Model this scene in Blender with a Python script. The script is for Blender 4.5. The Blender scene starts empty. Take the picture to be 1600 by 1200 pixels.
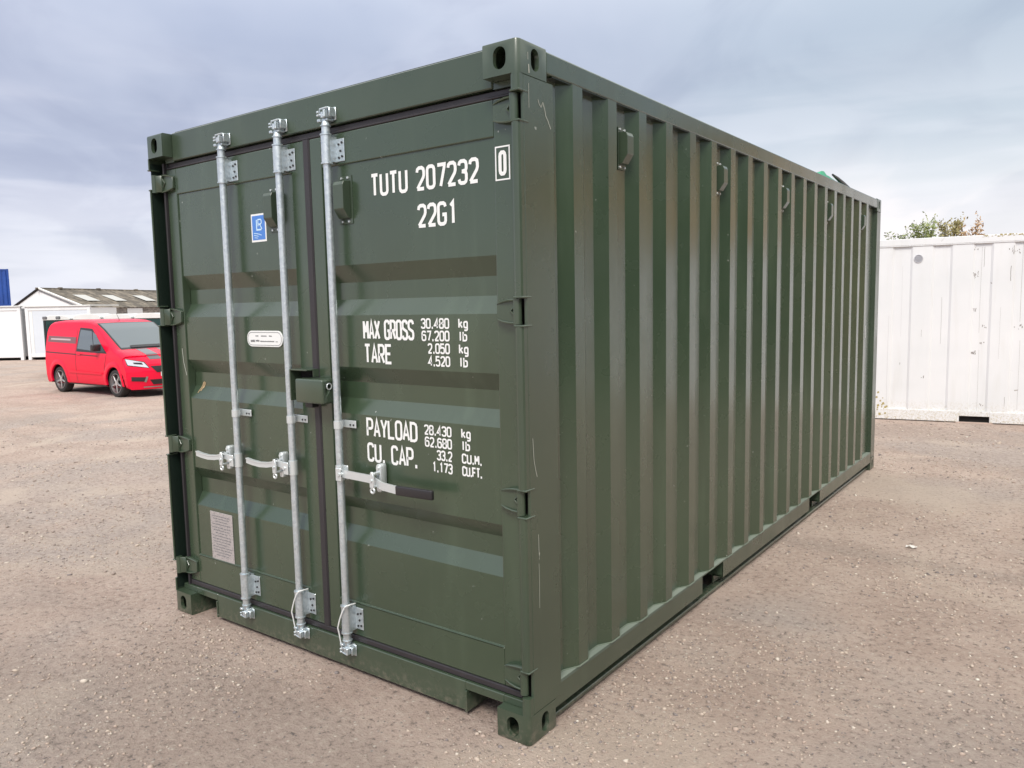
import bpy, bmesh, math, random
import numpy as np
from mathutils import Vector, Matrix, noise
R = math.radians
rnd = random.Random(7)
scene = bpy.context.scene
C = scene.collection

# ------------------------------------------------------------------ camera
cam_d = bpy.data.cameras.new('camera'); cam = bpy.data.objects.new('camera', cam_d); C.objects.link(cam)
CX = Vector((0.80569085, 0.59200716, -0.01974282)); CU = Vector((-0.04435722, 0.09353765, 0.99462714)); CF = Vector((-0.59067309, 0.80048625, -0.10162222))
CL = Vector((4.0651, -2.2757, 1.6765))
m = Matrix.Identity(4)
for i in range(3):
    m[i][0] = CX[i]; m[i][1] = CU[i]; m[i][2] = -CF[i]; m[i][3] = CL[i]
cam.matrix_world = m
cam_d.sensor_width = 36; cam_d.lens = 1215.9/1600*36; cam_d.clip_start = 0.05; cam_d.clip_end = 3000
scene.camera = cam
scene.render.resolution_x = 1024; scene.render.resolution_y = 768
scene.view_settings.view_transform = 'Standard'; scene.view_settings.look = 'None'
scene.view_settings.exposure = 0.64; scene.view_settings.gamma = 1

# ------------------------------------------------------------------ world: overcast sky
SUN_EL, SUN_AZ = R(50), R(152)      # azimuth measured clockwise from +Y
world = bpy.data.worlds.new('World'); scene.world = world; world.use_nodes = True
nt = world.node_tree; nt.nodes.clear()
def N(t, typ, **kw):
    n = t.nodes.new(typ)
    for k, v in kw.items(): setattr(n, k, v)
    return n
def link(t, a, b): t.links.new(a, b)
out = N(nt, 'ShaderNodeOutputWorld'); bg = N(nt, 'ShaderNodeBackground')
tc = N(nt, 'ShaderNodeTexCoord'); sep = N(nt, 'ShaderNodeSeparateXYZ'); link(nt, tc.outputs['Generated'], sep.inputs[0])
sky = N(nt, 'ShaderNodeTexSky', sky_type='NISHITA', sun_disc=False, sun_elevation=SUN_EL, sun_rotation=SUN_AZ)
skym = N(nt, 'ShaderNodeVectorMath', operation='SCALE'); skym.inputs['Scale'].default_value = 0.10; link(nt, sky.outputs[0], skym.inputs[0])
ramp = N(nt, 'ShaderNodeValToRGB'); link(nt, sep.outputs[2], ramp.inputs[0])
cr = ramp.color_ramp; cr.interpolation = 'B_SPLINE'
stops = [(0.0, (.66,.67,.72)), (0.06, (.66,.67,.73)), (0.14, (.54,.56,.66)), (0.24, (.38,.42,.52)), (0.36, (.41,.46,.60)), (0.46, (1.2,1.22,1.25)), (0.60, (3.0,2.95,2.85)), (1.0, (3.0,2.9,2.75))]
while len(cr.elements) < len(stops): cr.elements.new(.5)
for e, (p, c) in zip(cr.elements, stops): e.position = p; e.color = (*c, 1)
# projected cloud coordinates
ad = N(nt, 'ShaderNodeMath', operation='ADD'); ad.inputs[1].default_value = 0.33; link(nt, sep.outputs[2], ad.inputs[0])
dx = N(nt, 'ShaderNodeMath', operation='DIVIDE'); link(nt, sep.outputs[0], dx.inputs[0]); link(nt, ad.outputs[0], dx.inputs[1])
dy = N(nt, 'ShaderNodeMath', operation='DIVIDE'); link(nt, sep.outputs[1], dy.inputs[0]); link(nt, ad.outputs[0], dy.inputs[1])
cb = N(nt, 'ShaderNodeCombineXYZ'); link(nt, dx.outputs[0], cb.inputs[0]); link(nt, dy.outputs[0], cb.inputs[1])
def cloud(scale, seed, detail, lo, hi, dist=0.4):
    mp = N(nt, 'ShaderNodeMapping'); mp.inputs['Location'].default_value = (seed, seed*.7, 0); link(nt, cb.outputs[0], mp.inputs[0])
    n = N(nt, 'ShaderNodeTexNoise'); n.inputs['Scale'].default_value = scale; n.inputs['Detail'].default_value = detail
    n.inputs['Roughness'].default_value = .5; n.inputs['Distortion'].default_value = dist; link(nt, mp.outputs[0], n.inputs['Vector'])
    r = N(nt, 'ShaderNodeMapRange', interpolation_type='SMOOTHSTEP'); r.inputs['From Min'].default_value = lo; r.inputs['From Max'].default_value = hi
    link(nt, n.outputs[0], r.inputs[0]); return r.outputs[0]
def mix(t, a, b, f):
    mx = N(t, 'ShaderNodeMix', data_type='RGBA')
    if hasattr(f, 'links'): link(t, f, mx.inputs[0])
    else: mx.inputs[0].default_value = f
    for s, i in ((a, 6), (b, 7)):
        if hasattr(s, 'links'): link(t, s, mx.inputs[i])
        else: mx.inputs[i].default_value = (*s, 1)
    return mx.outputs[2]
def mul(t, a, f):
    mm = N(t, 'ShaderNodeMath', operation='MULTIPLY'); link(t, a, mm.inputs[0])
    if hasattr(f, 'links'): link(t, f, mm.inputs[1])
    else: mm.inputs[1].default_value = f
    return mm.outputs[0]
base = mix(nt, skym.outputs[0], ramp.outputs[0], 0.86)
# the clouds on the +x side are thinner and bluer
dr = N(nt, 'ShaderNodeVectorMath', operation='DOT_PRODUCT'); dr.inputs[1].default_value = (0.75, 0.55, 0.0); link(nt, tc.outputs['Generated'], dr.inputs[0])
side = N(nt, 'ShaderNodeMapRange', interpolation_type='SMOOTHSTEP'); side.inputs['From Min'].default_value = -0.35; side.inputs['From Max'].default_value = 0.6; link(nt, dr.outputs['Value'], side.inputs[0])
br = N(nt, 'ShaderNodeVectorMath', operation='MULTIPLY'); br.inputs[1].default_value = (1.06, 1.09, 1.0); link(nt, base, br.inputs[0])
c1 = mix(nt, base, br.outputs[0], side.outputs[0])
c2 = mix(nt, c1, (.72, .74, .82), mul(nt, cloud(0.85, 3.1, 5, .46, .76), .65))
dk = N(nt, 'ShaderNodeVectorMath', operation='MULTIPLY'); dk.inputs[1].default_value = (.80, .815, .87); link(nt, c2, dk.inputs[0])
c3 = mix(nt, c2, dk.outputs[0], mul(nt, cloud(0.75, 11.4, 5, .40, .68, .8), .85))
mpb = N(nt, 'ShaderNodeMapping'); mpb.inputs['Scale'].default_value = (2.2, 2.2, 16); link(nt, tc.outputs['Generated'], mpb.inputs[0])
nb = N(nt, 'ShaderNodeTexNoise'); nb.inputs['Scale'].default_value = 1.6; nb.inputs['Detail'].default_value = 4; link(nt, mpb.outputs[0], nb.inputs['Vector'])
rb = N(nt, 'ShaderNodeMapRange', interpolation_type='SMOOTHSTEP'); rb.inputs['From Min'].default_value = .42; rb.inputs['From Max'].default_value = .62; link(nt, nb.outputs[0], rb.inputs[0])
lowm = N(nt, 'ShaderNodeMapRange'); lowm.inputs['From Min'].default_value = .30; lowm.inputs['From Max'].default_value = .10; link(nt, sep.outputs[2], lowm.inputs[0])
c4 = mix(nt, c3, (.80, .80, .85), mul(nt, mul(nt, rb.outputs[0], lowm.outputs[0]), .35))
rag = cloud(1.7, 5.7, 9, .46, .62, 1.4)
dk2 = N(nt, 'ShaderNodeVectorMath', operation='MULTIPLY'); dk2.inputs[1].default_value = (.82, .83, .87); link(nt, c4, dk2.inputs[0])
c5 = mix(nt, c4, dk2.outputs[0], mul(nt, rag, .6))
wm = N(nt, 'ShaderNodeMapRange', interpolation_type='SMOOTHSTEP'); wm.inputs['From Min'].default_value = .20; wm.inputs['From Max'].default_value = .04; link(nt, sep.outputs[2], wm.inputs[0])
c6 = mix(nt, c5, (.70, .675, .70), mul(nt, mul(nt, wm.outputs[0], side.outputs[0]), .75))
crm = cloud(1.3, 8.3, 7, .47, .60, 1.0)
c6 = mix(nt, c6, (.80, .765, .77), mul(nt, mul(nt, crm, side.outputs[0]), mul(nt, wm.outputs[0], .9)))
lowf = N(nt, 'ShaderNodeMapRange', interpolation_type='SMOOTHSTEP'); lowf.inputs['From Min'].default_value = .36; lowf.inputs['From Max'].default_value = .46; lowf.inputs['To Min'].default_value = .87; lowf.inputs['To Max'].default_value = 1.0; link(nt, sep.outputs[2], lowf.inputs[0])
c7 = N(nt, 'ShaderNodeVectorMath', operation='SCALE'); link(nt, c6, c7.inputs[0]); link(nt, lowf.outputs[0], c7.inputs['Scale'])
link(nt, c7.outputs[0], bg.inputs[0]); bg.inputs[1].default_value = 1.0; link(nt, bg.outputs[0], out.inputs[0])

sun_d = bpy.data.lights.new('sun', 'SUN'); sun_d.energy = 1.8; sun_d.angle = R(20); sun_d.color = (1, .95, .88)
sun = bpy.data.objects.new('sun', sun_d); C.objects.link(sun)
sdir = Vector((math.sin(SUN_AZ)*math.cos(SUN_EL), math.cos(SUN_AZ)*math.cos(SUN_EL), math.sin(SUN_EL)))
sun.rotation_euler = sdir.to_track_quat('Z', 'Y').to_euler(); sun.location = (0, 0, 12)

# ------------------------------------------------------------------ materials
def pmat(name, col, rough=.5, metal=0, spec=.5, coat=0, coatr=.1):
    m = bpy.data.materials.new(name); m.use_nodes = True
    b = m.node_tree.nodes['Principled BSDF']; b.inputs['Base Color'].default_value = (*col, 1)
    b.inputs['Roughness'].default_value = rough; b.inputs['Metallic'].default_value = metal
    b.inputs['Specular IOR Level'].default_value = spec; b.inputs['Coat Weight'].default_value = coat; b.inputs['Coat Roughness'].default_value = coatr
    return m
def noisetex(t, scale, detail=4, coord='Object', sc=(1,1,1), dist=0, rough=.5):
    tc = N(t, 'ShaderNodeTexCoord'); mp = N(t, 'ShaderNodeMapping'); mp.inputs['Scale'].default_value = sc
    link(t, tc.outputs[coord], mp.inputs[0]); n = N(t, 'ShaderNodeTexNoise'); n.inputs['Scale'].default_value = scale
    n.inputs['Detail'].default_value = detail; n.inputs['Distortion'].default_value = dist; n.inputs['Roughness'].default_value = rough
    link(t, mp.outputs[0], n.inputs['Vector']); return n.outputs[0]
def rng(t, a, lo, hi, o0=0, o1=1, smooth=False):
    r = N(t, 'ShaderNodeMapRange'); r.inputs['From Min'].default_value = lo; r.inputs['From Max'].default_value = hi
    r.inputs['To Min'].default_value = o0; r.inputs['To Max'].default_value = o1
    if smooth: r.interpolation_type = 'SMOOTHSTEP'
    link(t, a, r.inputs[0]); return r.outputs[0]
def bump(t, h, strength, dist, prev=None):
    b = N(t, 'ShaderNodeBump'); b.inputs['Strength'].default_value = strength; b.inputs['Distance'].default_value = dist
    link(t, h, b.inputs['Height'])
    if prev is not None: link(t, prev, b.inputs['Normal'])
    return b.outputs[0]
def bsdf(m): return m.node_tree.nodes['Principled BSDF']
def worn(name, col, dark, rough=.4, wave=.3, specks=True, dirt=None, spec=.5, streak=.5, coat=0):
    """painted steel: colour drift, dust film, roughness drift, slight plate waviness, small pale chips"""
    m = pmat(name, col, rough, spec=spec, coat=coat, coatr=.20); t = m.node_tree; b = bsdf(m)
    n1 = noisetex(t, 1.3, 5); c = mix(t, col, dark, rng(t, n1, .35, .7, 0, 1))
    n2 = noisetex(t, 9, 6, sc=(1, 1, .12)); dc = dirt or tuple(min(1, x*1.6+.02) for x in col)
    c = mix(t, c, dc, mul(t, rng(t, n2, .52, .78, 0, 1, True), streak*.55))
    if specks:
        n3 = noisetex(t, 34, 2); c = mix(t, c, (.33, .35, .32), rng(t, n3, .765, .79, 0, .8))
    link(t, c, b.inputs['Base Color'])
    link(t, rng(t, noisetex(t, 3.5, 6), .3, .7, rough-.07, rough+.10), b.inputs['Roughness'])
    bb = bump(t, noisetex(t, 1.7, 2), wave, .02)
    link(t, bump(t, noisetex(t, 260, 2), .06, .0006, bb), b.inputs['Normal'])
    return m
M = {}
M['green'] = worn('green_paint', (.041, .066, .037), (.033, .055, .031), .25, .24, coat=.5, spec=.72)
M['green2'] = worn('green_paint_posts', (.047, .070, .043), (.038, .058, .036), .30, .15, coat=.35, spec=.65)
M['channel'] = pmat('dark_channel_paint', (.011, .020, .015), .35)  # near-black puts shade into the post channel and under the top rail
M['caulk'] = worn('pale_sealant', (.24, .27, .23), (.15, .18, .15), .6, .1, specks=False)
def dusty(m, top):
    t = m.node_tree; b = bsdf(m); src = b.inputs['Base Color'].links[0].from_socket
    tc = N(t, 'ShaderNodeTexCoord'); s_ = N(t, 'ShaderNodeSeparateXYZ'); link(t, tc.outputs['Object'], s_.inputs[0])
    f = mul(t, rng(t, s_.outputs[2], top, 0, 0, 1), rng(t, noisetex(t, 40, 8, rough=.75), .48, .66, 0, .55)); link(t, mix(t, src, (.30, .25, .20), f), b.inputs['Base Color'])
dusty(M['green2'], .11)
M['seam'] = pmat('weld_seam', (.15, .18, .14), .45)  # foot weld, and the highlight painted on the lower door lip
M['scrape'] = pmat('bare_scrape', (.42, .43, .38), .6)
M['rustscrape'] = pmat('rusty_scrape', (.42, .30, .17), .7)
M['rubber'] = worn('rubber_seal', (.035, .031, .035), (.026, .023, .026), .42, .1, specks=False, dirt=(.09, .08, .08), streak=.5)
M['black'] = pmat('black_plastic', (.022, .020, .022), .38)
M['void'] = pmat('dark_interior', (.006, .006, .006), .9)  # near-black puts the shade of openings and undersides into the colour
M['white_text'] = pmat('white_vinyl', (.80, .81, .80), .45)
M['glyph'] = pmat('grey_print', (.16, .16, .17), .6)
def galv():
    m = pmat('galvanised_steel', (.62, .66, .68), .38, metal=.75); t = m.node_tree; b = bsdf(m)
    v = N(t, 'ShaderNodeTexVoronoi'); v.inputs['Scale'].default_value = 90; tc = N(t, 'ShaderNodeTexCoord'); link(t, tc.outputs['Object'], v.inputs['Vector'])
    s = N(t, 'ShaderNodeSeparateColor'); link(t, v.outputs['Color'], s.inputs[0])
    c = mix(t, (.55, .62, .66), (.68, .74, .77), s.outputs[0])
    c = mix(t, c, (.46, .48, .49), rng(t, noisetex(t, 9, 6, sc=(1,1,.15)), .52, .74, 0, .6)); link(t, c, b.inputs['Base Color'])
    link(t, rng(t, s.outputs[1], 0, 1, .28, .5), b.inputs['Roughness']); link(t, bump(t, noisetex(t, 120, 3), .2, .001), b.inputs['Normal']); return m
M['galv'] = galv()
M['zinc'] = pmat('bright_zinc', (.68, .72, .73), .36, metal=.5)
M['white_wall'] = worn('white_container_paint', (.80, .80, .81), (.74, .75, .76), .42, .25, specks=False, dirt=(.62, .60, .56), streak=.45)
def add_marks(m, hgt):
    t = m.node_tree; b = bsdf(m); src = b.inputs['Base Color'].links[0].from_socket
    n = noisetex(t, 7, 5, dist=1.5); n2 = noisetex(t, 1.1, 2)
    f = mul(t, rng(t, n, .70, .715, 0, 1), rng(t, n2, .54, .62, 0, .6)); c = mix(t, src, (.22, .17, .13), f)
    tc = N(t, 'ShaderNodeTexCoord'); s = N(t, 'ShaderNodeSeparateXYZ'); link(t, tc.outputs['Object'], s.inputs[0])
    low = rng(t, s.outputs[2], hgt, 0.0, 0, 1)
    f2 = mul(t, low, rng(t, noisetex(t, 38, 7, dist=.8, rough=.7), .46, .62, 0, .9)); c = mix(t, c, (.50, .43, .28), f2)
    f3 = mul(t, low, rng(t, noisetex(t, 30, 3), .66, .70, 0, .8)); c = mix(t, c, (.16, .10, .06), f3)
    link(t, c, b.inputs['Base Color']); return m
add_marks(M['white_wall'], .32)
M['cabin'] = worn('white_cabin_panel', (.80, .81, .82), (.74, .75, .77), .5, .2, specks=False, dirt=(.66, .65, .62), streak=.3)
M['cabin_blue'] = worn('pale_grey_door_panel', (.66, .70, .76), (.62, .66, .72), .5, .1, specks=False, streak=.15)
M['blue'] = worn('blue_paint', (.018, .075, .34), (.014, .055, .26), .4, .2, specks=False, dirt=(.06, .12, .32), streak=.5)
M['rust'] = pmat('rust', (.20, .11, .05), .85)
M['darkgreen'] = worn('dark_green_panel', (.012, .055, .052), (.009, .04, .04), .4, .2, specks=False, dirt=(.04, .09, .08), streak=.5)
M['white_roof'] = worn('white_plastic_roof', (.78, .79, .78), (.66, .67, .66), .5, .1, specks=False, streak=.2)
M['tarp'] = pmat('green_tarpaulin', (.010, .30, .14), .42)
M['tarp_pale'] = pmat('pale_green_sheet', (.35, .62, .47), .5)
M['red'] = pmat('red_car_paint', (.80, .003, .040), .42, spec=.15, coat=.4, coatr=.05)
M['glass'] = pmat('tinted_glass', (.085, .11, .125), .04, spec=1.0, coat=.6)
M['tyre'] = pmat('tyre_rubber', (.028, .026, .026), .75)
M['rim'] = pmat('alloy', (.36, .36, .37), .3, metal=.9)
M['spoke'] = pmat('polished_spoke', (.62, .62, .63), .3, metal=.8)
M['rimdark'] = pmat('dark_alloy', (.05, .05, .05), .3, metal=.6)
M['lampglass'] = pmat('headlight_lens', (.72, .74, .78), .1, metal=.25, coat=1)
M['stripe'] = pmat('grey_stripe', (.09, .09, .10), .3, coat=.6)
M['banner'] = pmat('grey_banner', (.20, .09, .10), .45)
M['bannertext'] = pmat('banner_text', (.52, .40, .42), .45)
M['blue_sticker'] = pmat('blue_sticker', (.075, .22, .62), .45)
M['pale_blue'] = pmat('pale_blue_print', (.55, .75, .90), .5)
M['litter'] = pmat('white_scrap', (.78, .76, .72), .7)
def plate():
    m = pmat('metal_data_plate', (.42, .39, .38), .5, metal=.2); t = m.node_tree; b = bsdf(m)
    c = mix(t, (.47, .43, .42), (.22, .20, .20), rng(t, noisetex(t, 60, 3, sc=(1, 1, 3)), .50, .66, 0, .8)); link(t, c, b.inputs['Base Color']); return m
M['plate'] = plate()
def roofmat():
    m = pmat('cement_sheet_roof', (.12, .11, .10), .9); t = m.node_tree; b = bsdf(m)
    c = mix(t, (.115, .098, .080), (.25, .21, .165), rng(t, noisetex(t, 1.3, 8), .42, .66)); c = mix(t, c, (.07, .065, .05), rng(t, noisetex(t, 4, 6), .5, .7, 0, .8)); link(t, c, b.inputs['Base Color']); return m
M['roof'] = roofmat(); M['skylight'] = pmat('dirty_skylight', (.50, .49, .46), .5)
def stonewall():
    m = pmat('old_brick_wall', (.20, .18, .16), .9); t = m.node_tree; b = bsdf(m)
    c = mix(t, (.15, .13, .12), (.32, .29, .26), rng(t, noisetex(t, 3, 6, sc=(1,1,3)), .4, .65)); link(t, c, b.inputs['Base Color']); return m
M['brick'] = stonewall()
def ground_mat():
    m = pmat('crushed_stone_hardcore', (.36, .30, .26), .93, spec=.25); t = m.node_tree; b = bsdf(m)
    big = noisetex(t, .42, 6, dist=.8); mid = noisetex(t, 1.6, 6, rough=.6); fine = noisetex(t, 26, 8, rough=.75); vf = noisetex(t, 110, 5, rough=.8)
    c = mix(t, (.405, .305, .255), (.485, .378, .320), rng(t, mid, .35, .65, 0, 1, True))
    c = mix(t, c, (.375, .318, .288), rng(t, big, .47, .64, 0, .75, True))
    lane = noisetex(t, .9, 4, sc=(.16, 1.0, 1), dist=.5); c = mix(t, c, (.330, .265, .228), rng(t, lane, .50, .62, 0, .55, True))
    c = mix(t, c, (.55, .47, .40), rng(t, fine, .50, .72, 0, .7)); c = mix(t, c, (.15, .125, .11), rng(t, fine, .46, .36, 0, .9))  # low spots of the fine noise carry crevice shade in the colour
    c = mix(t, c, (.52, .425, .352), rng(t, noisetex(t, .6, 5, dist=1.0), .54, .68, 0, .6, True))
    v = N(t, 'ShaderNodeTexVoronoi'); v.inputs['Scale'].default_value = 62; tc = N(t, 'ShaderNodeTexCoord'); link(t, tc.outputs['Object'], v.inputs['Vector'])
    s = N(t, 'ShaderNodeSeparateColor'); link(t, v.outputs['Color'], s.inputs[0])
    c = mix(t, c, (.58, .52, .45), mul(t, rng(t, s.outputs[0], .93, .97, 0, 1), rng(t, v.outputs['Distance'], .45, .25, 0, .85)))
    c = mix(t, c, (.16, .15, .15), mul(t, rng(t, s.outputs[1], .90, .95, 0, 1), rng(t, v.outputs['Distance'], .40, .25, 0, .7)))
    link(t, c, b.inputs['Base Color'])
    b1 = bump(t, mid, .35, .05); b2 = bump(t, fine, .95, .022, b1); b3 = bump(t, vf, .75, .006, b2)
    link(t, bump(t, rng(t, v.outputs['Distance'], .5, .1, 0, 1), .35, .006, b3), b.inputs['Normal'])
    return m
M['ground'] = ground_mat()
def stonemat():
    m = pmat('loose_stone', (.40, .35, .30), .9); t = m.node_tree; b = bsdf(m)
    g = N(t, 'ShaderNodeNewGeometry'); r = N(t, 'ShaderNodeValToRGB'); link(t, g.outputs['Random Per Island'], r.inputs[0])
    e = r.color_ramp; e.interpolation = 'CONSTANT'
    cols = [(0, (.41, .32, .265)), (.35, (.32, .26, .225)), (.6, (.48, .395, .325)), (.80, (.22, .19, .18)), (.90, (.55, .48, .41)), (.99, (.66, .61, .53))]
    while len(e.elements) < len(cols): e.elements.new(.5)
    for q, (p, c) in zip(e.elements, cols): q.position = p; q.color = (*c, 1)
    link(t, r.outputs[0], b.inputs['Base Color']); return m
M['stone'] = stonemat()
def leafmat(name, a, bcol):
    m = pmat(name, a, .6); t = m.node_tree; b = bsdf(m)
    g = N(t, 'ShaderNodeNewGeometry'); link(t, mix(t, a, bcol, g.outputs['Random Per Island']), b.inputs['Base Color']); return m
M['bark'] = pmat('bark', (.09, .07, .055), .9)

# ------------------------------------------------------------------ builders
class MB:
    def __init__(s): s.bm = bmesh.new()
    def merge(s, b2, mat=None):
        if mat is not None: bmesh.ops.transform(b2, matrix=mat, verts=b2.verts)
        me = bpy.data.meshes.new('tmp'); b2.to_mesh(me); b2.free(); s.bm.from_mesh(me); bpy.data.meshes.remove(me); return s
    def box(s, x0, x1, y0, y1, z0, z1, bev=0, seg=1, mat=None):
        b = bmesh.new(); bmesh.ops.create_cube(b, size=1)
        for v in b.verts: v.co = Vector(((x0+x1)/2+v.co.x*(x1-x0), (y0+y1)/2+v.co.y*(y1-y0), (z0+z1)/2+v.co.z*(z1-z0)))
        if bev: bmesh.ops.bevel(b, geom=b.edges[:], offset=bev, segments=seg, affect='EDGES', profile=.5)
        return s.merge(b, mat)
    def prism(s, pts, axis, a0, a1, bev=0, mat=None):
        b = bmesh.new()
        def mk(p, a):
            if axis == 'x': return (a, p[0], p[1])
            if axis == 'y': return (p[0], a, p[1])
            return (p[0], p[1], a)
        va = [b.verts.new(mk(p, a0)) for p in pts]; vb = [b.verts.new(mk(p, a1)) for p in pts]
        b.faces.new(va); b.faces.new(vb[::-1]); n = len(pts)
        for i in range(n): b.faces.new((va[i], vb[i], vb[(i+1) % n], va[(i+1) % n]))
        bmesh.ops.recalc_face_normals(b, faces=b.faces[:])
        if bev: bmesh.ops.bevel(b, geom=b.edges[:], offset=bev, segments=1, affect='EDGES')
        return s.merge(b, mat)
    def cyl(s, p0, p1, r0, r1=None, n=16, mat=None):
        r1 = r0 if r1 is None else r1; p0 = Vector(p0); p1 = Vector(p1); d = p1-p0
        b = bmesh.new(); bmesh.ops.create_cone(b, cap_ends=True, segments=n, radius1=r0, radius2=r1, depth=d.length)
        mm = Matrix.Translation((p0+p1)/2) @ d.to_track_quat('Z', 'Y').to_matrix().to_4x4()
        bmesh.ops.transform(b, matrix=mm, verts=b.verts); return s.merge(b, mat)
    def tube(s, pts, r, n=8):
        pts = [Vector(p) for p in pts]; b = bmesh.new(); rings = []
        rs = r if isinstance(r, (list, tuple)) else [r]*len(pts); up = None
        for i, p in enumerate(pts):
            t = (pts[min(i+1, len(pts)-1)]-pts[max(i-1, 0)]).normalized()
            a = (up - t*up.dot(t)).normalized() if up is not None else t.orthogonal().normalized(); up = a; c = t.cross(a)
            rings.append([b.verts.new(p+(a*math.cos(2*math.pi*k/n)+c*math.sin(2*math.pi*k/n))*rs[i]) for k in range(n)])
        for q, w in zip(rings, rings[1:]):
            for k in range(n): b.faces.new((q[k], q[(k+1) % n], w[(k+1) % n], w[k]))
        b.faces.new(rings[0][::-1]); b.faces.new(rings[-1]); return s.merge(b)
    def quad(s, a, b_, c, d):
        s.bm.faces.new([s.bm.verts.new(p) for p in (a, b_, c, d)]); return s
    def grid(s, P):                                   # P[i][j] points
        V = [[s.bm.verts.new(p) for p in row] for row in P]
        for i in range(len(V)-1):
            for j in range(len(V[0])-1):
                try: s.bm.faces.new((V[i][j], V[i+1][j], V[i+1][j+1], V[i][j+1]))
                except ValueError: pass
        return s
    def build(s, name, mat, parent=None, smooth=None, label=None):
        me = bpy.data.meshes.new(name); s.bm.to_mesh(me); s.bm.free(); me.materials.append(mat)
        o = bpy.data.objects.new(name, me); C.objects.link(o)
        if parent is not None: o.parent = parent
        if smooth:
            try:
                me.polygons.foreach_set('use_smooth', [True]*len(me.polygons))
                me.set_sharp_from_angle(angle=R(smooth))
            except Exception: pass
        if label: o['label'] = label
        return o
def tag(o, label=None, cat=None, group=None, kind=None):
    if label: o['label'] = label
    if cat: o['category'] = cat
    if group: o['group'] = group
    if kind: o['kind'] = kind
    return o
def thing(name, label, cat, loc=(0, 0, 0), rz=0, group=None):
    o = bpy.data.objects.new(name, None); C.objects.link(o); o.location = loc; o.rotation_euler = (0, 0, rz); o.empty_display_size = .3
    return tag(o, label, cat, group)
def cut(o, cutters):
    """boolean-subtract a bmesh builder from an object, baked into its mesh"""
    c = cutters.build('cutter', M['void'])
    if o.data.materials[0] is not None: c.data.materials.clear(); c.data.materials.append(o.data.materials[0])
    md = o.modifiers.new('b', 'BOOLEAN'); md.operation = 'DIFFERENCE'; md.object = c; md.solver = 'EXACT'
    bpy.context.view_layer.update(); dg = bpy.context.evaluated_depsgraph_get()
    me = bpy.data.meshes.new_from_object(o.evaluated_get(dg)); o.modifiers.clear(); old = o.data; o.data = me; me.name = old.name
    bpy.data.objects.remove(c); return o

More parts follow.
